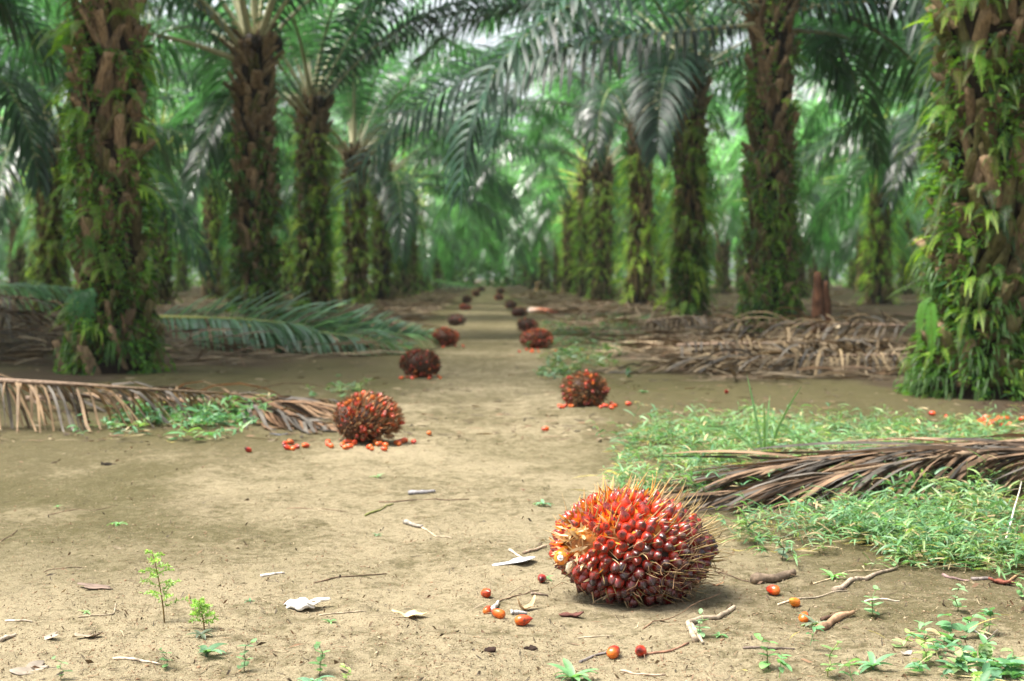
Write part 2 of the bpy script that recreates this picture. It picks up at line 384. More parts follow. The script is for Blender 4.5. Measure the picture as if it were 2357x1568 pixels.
# ------------------------------------------------------------------ trunks and the ferns on them
def core_r(z): return .235 + .17 * np.exp(-np.asarray(z) / .28) + .03 * np.exp(-((np.asarray(z) - 4.6) / .5) ** 2)
def trunk_geo(seed, H, mossy=.5, fat=1.0):
    g = rng(seed); mb = MB()
    z = np.linspace(-.15, H, 30); tube(mb, np.stack([0 * z, 0 * z, z], -1), core_r(np.maximum(z, 0)) * fat, (.022, .015, .010), 18, 1, True, (0, 1, 0))  # core colour darkened to deepen the shade in gaps between leaf bases
    n = int(H * 76); i = np.arange(n)
    zz = i * H / n + g.normal(0, .06, n); az = i * 2.39996 + g.normal(0, .2, n)
    Ls = g.uniform(.15, .36, n); Wd = g.uniform(.06, .16, n); Th = g.uniform(.03, .07, n); lean = g.uniform(.01, .15, n) * (1 + .5 * (zz > H * .8))
    k_ = g.uniform(.55, 1.45, n); brown = np.stack([k_ * .235, k_ * .160, k_ * .094], -1)
    mo = (g.random(n) < mossy * sstep(H * .75, .3, zz) + .08)
    brown[mo] = brown[mo] * .35 + np.array([.045, .052, .014]) * g.uniform(.6, 1.6, (mo.sum(), 1))
    er = np.stack([np.cos(az), np.sin(az), 0 * az], -1); et = np.stack([-np.sin(az), np.cos(az), 0 * az], -1)
    st = np.array([-.15, .35, .8, 1.0, 1.02]); tw = g.normal(0, .30, n)
    prof_x = np.array([-.5, -.3, 0, .3, .5]); prof_o = np.array([-.2, .8, 1, .75, -.2])
    V = np.zeros((n, 5, 5, 3)); C = np.zeros((n, 5, 5, 3))
    for a, t in enumerate(st):
        wd = Wd * (1.05 - .38 * max(t, 0)) * (.35 if a == 4 else 1); th = Th * (.35 if a == 4 else 1.1 - .25 * t)
        rc = core_r(np.maximum(zz, 0)) * fat - .03 + lean * max(t, 0) ** 1.2
        ctr = er * rc[:, None] + et * (tw * Ls * t)[:, None] + np.array([0, 0, 1.]) * (zz + Ls * t)[:, None]
        for b in range(5):
            V[:, a, b] = ctr + et * (prof_x[b] * wd)[:, None] + er * (prof_o[b] * th + g.normal(0, .006, n))[:, None] + np.array([0, 0, 1.]) * g.normal(0, .012, n)[:, None]
            C[:, a, b] = brown * (1.05 if a >= 3 else .75 + .35 * t)
    base = (np.arange(n) * 25)[:, None, None, None]; ii = np.arange(4)[None, :, None, None] * 5; jj = np.arange(4)[None, None, :, None]
    mb.add(V.reshape(-1, 3), (base + ii + jj + np.array([0, 1, 6, 5])).reshape(-1, 4), C.reshape(-1, 3))
    # hanging fibre strands
    m = int(H * 46); zz = g.uniform(.1, H, m); az = g.uniform(0, 6.283, m); er = np.stack([np.cos(az), np.sin(az), 0 * az], -1)
    leaves(mb, er * (core_r(zz) * fat + .07)[:, None] + np.array([0, 0, 1.]) * zz[:, None], er * .5 + np.array([0, 0, .1]) + g.normal(0, .5, (m, 3)), er,
           g.uniform(.08, .26, m), g.uniform(.008, .022, m), g.uniform(.8, 2.5, m), np.array([.12, .075, .04]) * g.uniform(.5, 1.7, (m, 1)), 3)
    return mb
def fern_fronds(mb, seed, P, D, L, droop, col, K=10, plen=.15, pw=.17, seg=2, tint=.3):
    """arching pinnate fern fronds, all at once"""
    g = rng(seed); n = len(P); D = nrm(D); d = D; pts, dirs = [np.asarray(P, float)], [D]
    col = np.broadcast_to(np.asarray(col, float), (n, 3)) * (1 + tint * g.normal(0, 1, (n, 1))).clip(.45, 1.8)
    for i in range(K):
        pts.append(pts[-1] + d * (L / K)[:, None]); d = nrm(d + np.array([0, 0, -1.]) * (droop / K)[:, None]); dirs.append(d)
    pts = np.stack(pts, 1); dirs = np.stack(dirs, 1)
    S = np.cross(D, np.array([0, 0, 1.])); S = nrm(S + .25 * g.normal(0, 1, (n, 3)))
    V = np.zeros((n, K + 1, 2, 3)); h = (S * .004)[:, None]
    V[:, :, 0] = pts - h; V[:, :, 1] = pts + h
    base = (np.arange(n) * (K + 1) * 2)[:, None, None]; ii = np.arange(K)[None, :, None] * 2
    mb.add(V.reshape(-1, 3), (base + ii + np.array([0, 1, 3, 2])).reshape(-1, 4), np.repeat(col * [1.2, .8, .8], (K + 1) * 2, 0))
    for f in (.0, .5):
        for sg in (-1, 1):
            q = pts[:, 1:-1] * (1 - f) + pts[:, 2:] * f; t = dirs[:, 1:-1]
            k = q.shape[1]; rel = np.linspace(.05, 1, k); pr = np.interp(rel, [0, .2, .5, 1], [.6, 1, .9, .12])
            s3 = np.broadcast_to(S[:, None] * sg, q.shape); Dp = s3 + t * .35; Nn = np.cross(t, s3) * sg
            Lp = (L[:, None] * plen * pr[None]).ravel() * g.uniform(.85, 1.15, n * k)
            leaves(mb, q.reshape(-1, 3), Dp.reshape(-1, 3), Nn.reshape(-1, 3), Lp, np.maximum(Lp * pw, .006), .35, np.repeat(col, k, 0), seg)
GREENS = np.array([[.085, .19, .028], [.12, .24, .035], [.065, .16, .030], [.16, .26, .035], [.04, .12, .035]])
def fern_cover_geo(seed, H, n, z0, z1, zpow=1.0, bias=None, Lr=(.2, .5), cols=GREENS, fat=1.0):
    g = rng(seed); mb = MB(); z = z0 + (z1 - z0) * g.random(n) ** zpow; az = g.uniform(0, 6.283, n)
    if bias is not None:
        b = g.random(n) < .7; az[b] = bias + g.normal(0, .7, b.sum())
    # clumped
    cl = g.integers(0, max(3, n // 9), n); cz = z0 + (z1 - z0) * g.random(n) ** zpow; ca = g.uniform(0, 6.283, n) if bias is None else az
    az = np.where(g.random(n) < .75, ca[cl] + g.normal(0, .22, n), az); z = np.where(g.random(n) < .75, cz[cl] + g.normal(0, .09, n), z).clip(.05, H)
    er = np.stack([np.cos(az), np.sin(az), 0 * az], -1); et = np.stack([-np.sin(az), np.cos(az), 0 * az], -1)
    D = er + et * g.normal(0, .6, (n, 1)) + np.array([0, 0, 1.]) * g.uniform(-.2, 1.0, (n, 1))
    L = g.uniform(*Lr, n)
    fern_fronds(mb, seed + 1, er * (core_r(z) * fat + .05)[:, None] + np.array([0, 0, 1.]) * z[:, None], D, L, g.uniform(1.5, 4.0, n), cols[g.integers(0, len(cols), n)], 8)
    return mb
def fern_clump_geo(seed, n, Lr, col, droop=(1.5, 3.2), up=.5, plen=.14, pw=.17, K=13):
    """a clump growing out along +X"""
    g = rng(seed); mb = MB(); a = g.uniform(-1.2, 1.2, n)
    D = np.stack([np.cos(a), np.sin(a), g.uniform(up - .6, up + .6, n)], -1)
    fern_fronds(mb, seed + 1, g.normal(0, .02, (n, 3)), D, g.uniform(*Lr, n), g.uniform(*droop, n), col, K, plen, pw, 2, .18)
    return mb
def strap_geo(seed, n, Lr, col, W=.018):
    g = rng(seed); mb = MB(); a = g.uniform(-1.1, 1.1, n)
    D = np.stack([np.cos(a), np.sin(a), g.uniform(-.2, 1.0, n)], -1)
    leaves(mb, g.normal(0, .05, (n, 3)), D, np.array([0, 0, 1.]) + .3 * g.normal(0, 1, (n, 3)), g.uniform(*Lr, n), W * g.uniform(.6, 1.5, n), g.uniform(2.5, 5, n),
           np.asarray(col) * g.uniform(.6, 1.5, (n, 1)), 5)
    return mb
def vine_geo(seed, n, Lr, col):
    """broad-leaved creeper stems that hang off a trunk"""
    g = rng(seed); mb = MB()
    for i in range(n):
        a = g.uniform(-.9, .9); K = 9; L = g.uniform(*Lr); d = np.array([math.cos(a), math.sin(a), g.uniform(0, .6)]); p = g.normal(0, .04, 3); pts = [p]
        for k in range(K): p = p + d * L / K; pts.append(p); d = nrm(d + [0, 0, -4.0 / K] + g.normal(0, .12, 3))
        pts = np.array(pts); tube(mb, pts, .003, np.array(col) * .7, 4)
        m = K * 2; q = pts[np.repeat(np.arange(1, K + 1), 2)]; D = g.normal(0, 1, (m, 3)) + [0, 0, -.3]
        leaves(mb, q, D, np.array([0, 0, 1.]) + .4 * g.normal(0, 1, (m, 3)), g.uniform(.04, .08, m), g.uniform(.016, .032, m), .6, np.array(col) * g.uniform(.7, 1.4, (m, 1)), 3)
    return mb
TRUNK_H = 5.0
TRUNKS = [trunk_geo(60 + k, TRUNK_H, [.35, .6, .85, .5][k]).mesh('trunk', M_BARK) for k in range(4)]
YELLOWG = np.array([[.20, .34, .04], [.25, .39, .05], [.13, .27, .035], [.29, .41, .06], [.10, .22, .035]])
COVERS = {'light': fern_cover_geo(70, 5, 150, .05, 4.0, 1.6, None, (.15, .35)).mesh('fern_cover', M_FERN),
          'base': fern_cover_geo(71, 5, 300, .05, 2.4, 1.6, None, (.15, .38)).mesh('fern_cover', M_FERN),
          'heavy': fern_cover_geo(72, 5, 560, .05, 4.3, .9, None, (.3, .7), YELLOWG).mesh('fern_cover', M_FERN),
          'heavy2': fern_cover_geo(73, 5, 480, .05, 4.0, .75, None, (.3, .75), YELLOWG).mesh('fern_cover', M_FERN),
          'right': fern_cover_geo(74, 5, 520, .1, 4.2, .8, 0.0, (.25, .6), YELLOWG).mesh('fern_cover', M_FERN),
          'dark': fern_cover_geo(75, 5, 520, .05, 3.2, 1.0, None, (.14, .36), GREENS * .8).mesh('fern_cover', M_FERN)}
def leaf_moss_geo(seed, H, n, z0, z1, cols, thr):
    g = rng(seed); mb = MB(); z = z0 + (z1 - z0) * g.random(n) ** 1.25; az = g.uniform(0, 6.283, n)
    k = fbm(az * 2.2 + seed, z * 2.4, seed) + .16 * (1 - z / H) > thr - .06; z, az = z[k], az[k]; n = len(z)
    er = np.stack([np.cos(az), np.sin(az), 0 * az], -1); c = cols[g.integers(0, len(cols), n)] * g.uniform(.5, 1.5, (n, 1))
    leaves(mb, er * (core_r(z) + g.uniform(.02, .13, n))[:, None] + np.array([0, 0, 1.]) * z[:, None], er + g.normal(0, .8, (n, 3)) + [0, 0, -.2], g.normal(0, .6, (n, 3)) + er, g.uniform(.03, .10, n), g.uniform(.010, .026, n), g.uniform(.3, 2.0, n), c, 3)
    return mb
MOSSES = [leaf_moss_geo(170, 5, 15000, .0, 4.6, np.vstack([GREENS * .9, GREENS[:2]]), .66).mesh('moss_cover', M_FERN),
          leaf_moss_geo(171, 5, 13000, .0, 3.4, np.vstack([GREENS * .7, GREENS * .5]), .66).mesh('moss_cover', M_FERN)]
CLUMPS = [fern_clump_geo(80, 5, (.22, .42), (.14, .29, .04)).mesh('fern', M_FERN), fern_clump_geo(81, 4, (.2, .4), (.22, .38, .05)).mesh('fern', M_FERN),
          fern_clump_geo(82, 6, (.2, .38), (.085, .20, .04)).mesh('fern', M_FERN), fern_clump_geo(83, 3, (.3, .52), (.17, .33, .045), (1.2, 2.4), .6).mesh('fern', M_FERN),
          vine_geo(84, 5, (.3, .7), (.075, .17, .03)).mesh('creeper', M_FERN), vine_geo(85, 4, (.25, .55), (.14, .26, .04)).mesh('creeper', M_FERN)]
STRAPS = [strap_geo(90 + k, 22, (.10, .26), (.055, .125, .024), .014).mesh('strap_fern', M_FERN) for k in range(3)]
BIGFERN = fern_clump_geo(95, 2, (.50, .58), (.10, .26, .035), (6, 8), .3, .12, .18, 24).mesh('sword_fern', M_FERN)
DARKFERN = fern_clump_geo(96, 6, (.42, .62), (.045, .16, .055), (3.5, 5), .7, .22, .19, 8).mesh('broad_fern', M_FERN)
CROWNS = []
for k in range(5):
    mr = MB(); gC = rng(k)
    for p in crown_plan(200 + k, 24, k * .7):
        M = plan_matrix(0, p); mr.join(FRONDS[p[0]][0], M); mr.join(FRONDS[p[0]][1], M, np.array([2.9, 2.35, 2.5]) * gC.uniform(.7, 1.3))  # leaf tint lightened so the far crowns look lit and luminous
    CROWNS.append(mr.mesh('crown', M_FROND))
def bunch_dark_geo():
    mb = MB(); g = rng(5); blob(mb, (0, 0, 0), (.10, .09, .13), (.03, .02, .014), 12, 9, .2, 4)
    d = nrm(g.normal(0, 1, (150, 3))); leaves(mb, d * .09, d, g.normal(0, 1, (150, 3)), .07, .012, 0, (.035, .022, .016), 2)
    return mb.mesh('growing_bunch', M_SPINE)
GROWING = bunch_dark_geo()

def palm(x, y, H, label, cover='light', tv=0, near=True, clumps=0, straps=0, seed=0, az=0.0, group=None, sink=0.0, fat=1.0, nf=27, skip=None, bunches=0, zmax=None, moss=None):
    g = rng(1000 + seed); root = link('oil_palm', None, None, (x, y, gz(x, y) - .03 - sink), (0, 0, 0)); tag(root, label, 'palm tree', group)
    sz = H / TRUNK_H
    link('trunk', TRUNKS[tv], root, (0, 0, 0), (0, 0, g.uniform(0, 6)), (fat, fat, sz))
    if cover: tag(link('fern_cover', COVERS[cover], root, (0, 0, 0), (0, 0, 0 if cover == 'right' else g.uniform(0, 6)), (fat, fat, sz)), kind='stuff')
    if moss is not None: tag(link('moss_cover', MOSSES[moss], root, (0, 0, 0), (0, 0, g.uniform(0, 6)), (fat, fat, sz)), kind='stuff')
    if near:
        for i, p in enumerate(crown_plan(300 + seed, nf, az)):
            if skip and skip(i, p): continue
            k, a, rad, dz, s, tx, ty = p
            fr = link('frond', FRONDS[k][2], root, (rad * math.cos(a), rad * math.sin(a), H + dz), (tx, ty, a), (s, s, s))
            link('leaf_blade', FRONDS[k][3], fr)
    else:
        link('crown', CROWNS[seed % 5], root, (0, 0, H), (0, 0, g.uniform(0, 6)), (g.uniform(.9, 1.1),) * 3)
    for i in range(clumps):
        z = g.uniform(.15, zmax or H * .85); a = g.uniform(math.pi, 2 * math.pi) if g.random() < .8 else g.uniform(0, math.pi); r = float(core_r(z)) * fat + .06
        me = CLUMPS[g.integers(0, 6) if g.random() < .25 else g.integers(0, 4)]; s = g.uniform(.6, 1.1)
        link(me.name.split('.')[0], me, root, (r * math.cos(a), r * math.sin(a), z), (0, g.uniform(-.3, .3), a), (s, s, s))
    for i in range(straps):
        z = .1 + .8 * g.random() ** 1.6; a = g.uniform(math.pi * .95, 2.05 * math.pi); r = float(core_r(z)) * fat + .05
        link('strap_fern', STRAPS[i % 3], root, (r * math.cos(a), r * math.sin(a), z), (0, 0, a), (1, 1, 1))
    for i in range(bunches):
        a = -1.2 + i * 1.3 + g.normal(0, .2); link('growing_bunch', GROWING, root, (.34 * math.cos(a), .34 * math.sin(a), H - .12 + .1 * g.random()), (.3, .2, a))
    return root

L1 = palm(-3.38, 12.9, 4.9, 'thick fern-hung oil palm trunk at the left, dark green broad-leaved fern at its foot', 'light', 1, moss=0, clumps=84, straps=5, seed=1, az=.4, fat=1.0, skip=lambda i, p: p[0] >= 2 and math.cos(p[1]) > -.1)
link('broad_fern', DARKFERN, L1, (-.12, -.50, .72), (0, 0, -1.57), (.9, .9, .9))
R1 = palm(3.55, 10.1, 4.7, 'thickest oil palm trunk at the right edge, skirted with grassy strap ferns', 'dark', 3, moss=0, clumps=70, straps=24, seed=2, az=1.1, fat=1.12, skip=lambda i, p: p[0] >= 2 and math.cos(p[1]) < .1)
link('sword_fern', BIGFERN, R1, (-.50, -.32, .72), (0, 0, 3.6), (.9, .9, .9))
L2 = palm(-3.48, 21.5, 4.35, 'bare brown oil palm trunk with fanned pale petioles, second in row left of path', 'base', 0, moss=1, clumps=30, seed=3, az=.2, bunches=3, zmax=3.0, skip=lambda i, p: p[0] >= 7 or (p[0] >= 4 and math.cos(p[1]) > 0))
R2 = palm(4.05, 20.3, 5.3, 'tall brown oil palm trunk with mossy foot, second in row right of path', 'base', 3, moss=0, clumps=48, straps=6, seed=4, az=.9, zmax=3.9, fat=1.05, skip=lambda i, p: p[0] >= 4 and math.cos(p[1]) < .1)
L3 = palm(-3.60, 29.6, 4.5, 'dark oil palm trunk, light green ferns on its right side, third left of path', 'right', 1, moss=1, clumps=28, seed=5, az=2.0, bunches=2, nf=30, skip=lambda i, p: p[0] >= 7 or (p[0] >= 4 and math.cos(p[1]) > 0))
R3 = palm(4.02, 28.2, 5.2, 'dark oil palm trunk with flaring foot and long frond arching left over the path', 'heavy2', 2, moss=1, clumps=34, straps=4, seed=6, az=.3, sink=.1, skip=lambda i, p: p[0] >= 6)
palm(-3.52, 38.3, 4.2, 'oil palm with brown upper trunk, fourth in the row left of the path', 'heavy', 0, clumps=0, seed=7, az=1.4, skip=lambda i, p: p[0] >= 6)
palm(4.02, 37.2, 4.9, 'oil palm with pale fanned petioles and bright fern sleeve, fourth right of path', 'heavy2', 0, seed=8, az=2.2, skip=lambda i, p: p[0] >= 6)
palm(3.75, 46.0, 4.5, 'oil palm with two white sunlit petioles, fifth in the row right of the path', 'heavy', 3, seed=9, az=.8, skip=lambda i, p: p[0] >= 6)
palm(-3.45, 47.0, 4.4, 'fern-sleeved oil palm, fifth in the row left of the path', 'heavy2', 2, seed=10, az=.1)
# long hero fronds that arch over the path
def hero(parent, base, az, L, elev, droop, p, seed, side=0.0, Lmax=1.05, n=98, sp=None, sdp=None):
    a, b = frond_geo(seed, arc(L, R(elev), R(droop), 30, p, side), n, Lmax, .072, .05, (.022, .060, .036), droop=(1.0, 2.0), jit=.35, ang=(82, 48), side_phi=sp, side_droop=sdp)  # leaf colour darkened so these fronds read as a shaded silhouette
    f = link('frond', a.mesh('frond', M_PETIOLE), parent, base, (0, 0, az)); link('leaf_blade', b.mesh('leaf_blade', M_FROND_SHADED), f)
UPDN = ((35, 62), (-25, 10)); DR2 = ((1.0, 1.8), (1.2, 2.2))
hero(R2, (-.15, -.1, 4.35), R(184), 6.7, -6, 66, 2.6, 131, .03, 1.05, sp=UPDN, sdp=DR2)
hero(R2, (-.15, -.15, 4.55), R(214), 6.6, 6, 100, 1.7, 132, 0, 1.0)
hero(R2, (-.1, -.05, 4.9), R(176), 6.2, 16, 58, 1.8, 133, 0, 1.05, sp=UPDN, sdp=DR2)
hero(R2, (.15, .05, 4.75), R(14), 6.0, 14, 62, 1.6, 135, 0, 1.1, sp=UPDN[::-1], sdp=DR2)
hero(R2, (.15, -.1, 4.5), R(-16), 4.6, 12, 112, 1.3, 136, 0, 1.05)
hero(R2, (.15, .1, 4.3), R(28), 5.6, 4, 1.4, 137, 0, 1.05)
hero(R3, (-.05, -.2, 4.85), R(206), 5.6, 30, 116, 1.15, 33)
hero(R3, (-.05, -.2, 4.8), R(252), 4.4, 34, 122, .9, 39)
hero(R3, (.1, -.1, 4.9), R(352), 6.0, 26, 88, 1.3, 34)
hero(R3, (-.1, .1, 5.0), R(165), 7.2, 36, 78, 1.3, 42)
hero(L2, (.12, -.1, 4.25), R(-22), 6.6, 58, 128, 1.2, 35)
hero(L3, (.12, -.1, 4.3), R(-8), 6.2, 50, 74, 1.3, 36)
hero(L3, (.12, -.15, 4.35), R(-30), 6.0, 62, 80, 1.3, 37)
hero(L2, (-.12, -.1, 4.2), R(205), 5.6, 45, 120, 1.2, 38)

# the rest of the plantation, row by row
KX = FPX
def in_view(x, y, m): u = 1120 + x / y * KX; return -m < u < 2357 + m
placed = 0
def thicket():
    g = rng(55); mb = MB(); n = 16000; x = g.uniform(-75, 75, n); y = g.uniform(122, 140, n); z = 5.5 * g.random(n)
    a = g.uniform(0, 6.283, n); c = np.array([[.05, .12, .03], [.08, .17, .04], [.035, .09, .03]])[g.integers(0, 3, n)] * g.uniform(.6, 1.3, (n, 1))
    k = np.abs(x) < 99; x, y, z, a, c = x[k], y[k], z[k], a[k], c[k]; n = len(x)
    leaves(mb, np.stack([x, y, ground_z(x, y) + z], -1), np.stack([np.cos(a), np.sin(a), g.uniform(-.2, .8, n)], -1), g.normal(0, 1, (n, 3)), g.uniform(.6, 1.6, n), g.uniform(.10, .28, n), g.uniform(.8, 2.5, n), c, 3)
    tag(link('far_thicket', mb.mesh('far_thicket', M_FERN)), 'leafy green thicket far behind the last palm trunks', 'thicket', kind='stuff')
thicket()
gR = rng(77)
rows = [(-3.45, 56.0, 'left', 0), (3.95, 55.0, 'right', 0), (-10.3, 15.6, 'left', 1), (11.6, 15.8, 'right', 1), (-17.9, 29.0, 'left', 2), (19.3, 29.0, 'right', 2),
        (-25.6, 42.0, 'left', 3), (27.0, 42.0, 'right', 3), (-33.4, 60, 'left', 4), (34.8, 60, 'right', 4)]
ordn = ['nearest', 'second', 'third', 'fourth', 'fifth', 'sixth']
for rx, y0, sd_, ri in rows:
    y = y0; j = 0; first = True
    while y < (200 if ri == 0 else 118):
        x = rx + gR.normal(0, .25); yy = y + gR.normal(0, .3)
        if ri == 1 and sd_ == 'left': x += .5
        inside = in_view(x, yy, 60); near_f = in_view(x, yy, 5.5 / yy * KX)
        if near_f and (inside or yy < 45):
            rowname = ['row edging the path at %s', 'second row to the %s', 'third row to the %s', 'fourth row to the %s', 'fifth row to the %s'][ri] % sd_
            cov = ['heavy', 'heavy2', 'light', 'right', 'base', 'heavy'][gR.integers(0, 6)]
            if not inside: lab = 'oil palm beyond the %s edge whose fronds hang into the picture' % sd_; grp = 'oil palms beyond the %s edge' % sd_
            elif yy < 62: lab = 'background palm with %s trunk, %s in the %s' % ('bushy fern-covered' if cov != 'light' else 'bare brown', ordn[min(j, 5)], rowname); grp = None
            else: lab = 'hazy distant oil palm in the %s, beyond the nearer trunks' % rowname; grp = 'distant oil palms in the %s' % rowname
            P_ = palm(x, yy, gR.uniform(4.2, 5.1), lab, cov, int(gR.integers(0, 4)), near=yy < 36, seed=20 + placed, az=gR.uniform(0, 6), group=grp, nf=22)
            placed += 1
            if rx == -10.3 and first:
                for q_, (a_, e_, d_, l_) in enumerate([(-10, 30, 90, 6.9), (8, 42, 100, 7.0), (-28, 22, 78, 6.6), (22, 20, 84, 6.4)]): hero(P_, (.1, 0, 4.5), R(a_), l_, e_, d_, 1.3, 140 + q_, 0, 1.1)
            first = False
            if inside: j += 1
        y += 8.9

for x, y, lab in [(-1.6, 150, 'hazy oil palm standing left of centre at the far end of the path'), (2.2, 158, 'hazy oil palm standing right of centre at the far end of the path'), (.2, 185, 'farthest hazy oil palm closing the end of the path')]:
    palm(x, y, 4.2, lab, 'heavy', 1, near=False, seed=int(y), group='palms closing the far end of the path')
# ------------------------------------------------------------------ fruit bunches
def fruit_geo(mb, c, d, r, ln, base, mid, tip, g, tipf=.62, nu=10):
    """one ovoid fruit pointing along d: orange base, red flank, dark tip with a small stigma"""
    nv = 9; th = np.linspace(0, math.pi, nv + 1); ph = np.linspace(0, 2 * math.pi, nu, endpoint=False)
    T, Pp = np.meshgrid(th, ph, indexing='ij'); zc = np.cos(T)
    rad = np.sin(T) ** .85 * (1 - .22 * zc) * (1 + .05 * np.sin(3 * Pp + g.uniform(0, 6)) + .03 * np.sin(5 * Pp))
    rad[0] = .03; rad[-1] = .03
    V = np.stack([rad * np.cos(Pp) * r, rad * np.sin(Pp) * r, zc * ln * .5], -1)
    V[0, :, 2] += .0035
    V = V @ frame(d, g.uniform(0, 6)).T + np.asarray(c)
    f1 = sstep(-.9, -.1, zc)[..., None]; f2 = sstep(tipf - .35, tipf + .3, zc + .08 * np.sin(4 * Pp))[..., None]
    C = np.asarray(base) * (1 - f1) + np.asarray(mid) * f1; C = C * (1 - f2) + np.asarray(tip) * f2
    i = np.arange(nv)[:, None] * nu; j = np.arange(nu)[None]; j2 = (j + 1) % nu
    mb.add(V.reshape(-1, 3), np.stack([i + j, i + nu + j, i + nu + j2, i + j2], -1).reshape(-1, 4), C.reshape(-1, 3))
def spine_geo(mb, p, d, bend, L, r, c0, c1, K=5):
    t = np.linspace(0, 1, K)[:, None]; d = nrm(d)
    pts = np.asarray(p) + d * L * t + np.asarray(bend) * L * t ** 2
    tube(mb, pts, r * np.interp(t[:, 0], [0, .25, .7, 1], [1, .9, .5, .06]), np.asarray(c0) * (1 - t) + np.asarray(c1) * t, 5, .6, True, (0.2, .3, 1))
def fib(n):
    i = np.arange(n) + .5; z = 1 - 2 * i / n; a = i * 2.399963; s = np.sqrt(1 - z * z); return np.stack([s * np.cos(a), s * np.sin(a), z], -1)

def hero_bunch():
    g = rng(11); c0 = G(1468, 1392); ax = np.array([.203, .165, .147])
    root = link('fruit_bunch', None, None, c0, (0, 0, 0))
    tag(root, 'largest palm fruit bunch in sharp focus in the foreground, shiny red fruits among straw spines', 'fruit bunch', 'oil palm fruit bunches along the path')
    ctr = np.array([0, .12, .132])
    stalk = nrm(np.array([-.80, -.50, .22]))
    def surf(n, k=1.0):
        q = n * ax
        q = q * (1 - .16 * np.clip(n[..., 0:1], 0, 1) ** 2 * np.clip(np.abs(n[..., 2:3]), 0, 1))        # blunter left, tapering right
        q = q * (1 + .10 * (fbm(n[..., 0:1] * 1.7 + 3, n[..., 2:3] * 1.7 + n[..., 1:2] + 5, 77) - .5))
        q[..., 2] = np.where(q[..., 2] > 0, q[..., 2] * (1 - .20 * np.clip(n[..., 0] - .05, 0, 1)), q[..., 2] * (1 - .22 * np.clip(-n[..., 0] - .3, 0, 1)))
        q[..., 2] = np.maximum(q[..., 2], -.128)
        return ctr + q * k
    mb = MB(); blob(mb, ctr, ax * .90, (.035, .020, .013), 36, 24, .10, 3)
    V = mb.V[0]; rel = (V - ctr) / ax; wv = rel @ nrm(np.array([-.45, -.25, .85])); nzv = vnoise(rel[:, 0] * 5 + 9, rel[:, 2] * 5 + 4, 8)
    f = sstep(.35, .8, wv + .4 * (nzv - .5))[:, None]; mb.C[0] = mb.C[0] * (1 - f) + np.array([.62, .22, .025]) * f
    V[:, 2] = np.maximum(V[:, 2], .004)
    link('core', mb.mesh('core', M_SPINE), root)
    # fruits
    N = nrm(fib(600) + g.normal(0, .030, (600, 3))); items = []
    for n in N:
        if n[2] < -.86: continue
        cs = float(n @ stalk)
        if cs > .955: continue
        p = surf(n) ; out_n = nrm(n / ax); away = out_n - stalk * .55; d = nrm(out_n + nrm(away) * .10 + g.normal(0, .12, 3))
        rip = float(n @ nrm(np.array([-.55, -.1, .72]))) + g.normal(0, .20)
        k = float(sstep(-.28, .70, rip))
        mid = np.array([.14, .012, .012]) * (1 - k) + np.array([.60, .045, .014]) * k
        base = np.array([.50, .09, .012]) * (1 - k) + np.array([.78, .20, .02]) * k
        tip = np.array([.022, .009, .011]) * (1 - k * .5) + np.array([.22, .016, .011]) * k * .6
        r = g.uniform(.0128, .0164) * (.9 if cs > .8 else 1)
        lift = g.uniform(-.011, .006)
        items.append((p + out_n * lift, d, r, r * g.uniform(2.0, 2.35), base, mid, tip, g.uniform(.45, .95), out_n))
    vis = lambda n, p: float(n @ nrm(np.array([-.38, -3.45, .70])))
    order = sorted(range(len(items)), key=lambda i: -vis(items[i][8], 0))
    rest = MB(); cnt = 0
    for k, i in enumerate(order):
        p, d, r, ln, b, m, tp, tf, on = items[i]
        if k < 100:
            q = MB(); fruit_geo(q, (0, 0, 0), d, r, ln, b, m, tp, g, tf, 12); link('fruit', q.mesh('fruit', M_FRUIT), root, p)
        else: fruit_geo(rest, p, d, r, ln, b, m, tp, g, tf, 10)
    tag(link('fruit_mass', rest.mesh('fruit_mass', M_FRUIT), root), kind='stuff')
    # spines
    NS = nrm(fib(520) + g.normal(0, .05, (520, 3))); sp = []
    for n in NS:
        if n[2] < -.80 or n @ stalk > .93: continue
        out_n = nrm(n / ax); tang = out_n * float(out_n @ stalk) - stalk; tang = nrm(tang)
        rightness = float(sstep(-.2, .8, n[0])); topness = float(sstep(.1, .8, n[2]))
        if g.random() > .50 + .50 * rightness + .35 * topness: continue
        d = nrm(out_n * .80 + tang * .35 * (1 - rightness) + np.array([.55, -.05, .32]) * rightness + np.array([.22, 0, .10]) + g.normal(0, .13, 3))
        L = g.uniform(.030, .058) * (1 + .55 * rightness + .25 * topness); orange = g.random() < .4 * float(sstep(.35, .8, n @ nrm(np.array([-.35, -.1, .9]))))
        if orange: a, b2 = (.75, .30, .03), (.60, .38, .14)
        elif g.random() < .35 + .3 * topness: a, b2 = (.48, .38, .19), (.40, .27, .13)
        else: a, b2 = (.34, .28, .09), (.15, .085, .04)
        sp.append((surf(n) - out_n * .006, d, np.array([0, 0, .10]) * topness + g.normal(0, .13, 3), L, g.uniform(.0020, .0036), a, b2, out_n))
    order = sorted(range(len(sp)), key=lambda i: -vis(sp[i][7], 0) - .5 * (sp[i][7][2] > .5)); rest = MB()
    for k, i in enumerate(order):
        p, d, bd, L, r, a, b2, on = sp[i]
        if k < 100:
            q = MB(); spine_geo(q, (0, 0, 0), d, bd, L, r, a, b2); link('spine', q.mesh('spine', M_SPINE), root, p)
        else: spine_geo(rest, p, d, bd, L, r, a, b2)
    tag(link('spine_mass', rest.mesh('spine_mass', M_SPINE), root), kind='stuff')
    # tuft of straw scales round the cut stalk, and short orange calyx scales on top
    tf = MB(); m = 150
    n = nrm(stalk + .34 * g.normal(0, 1, (m, 3))); p = surf(n) 
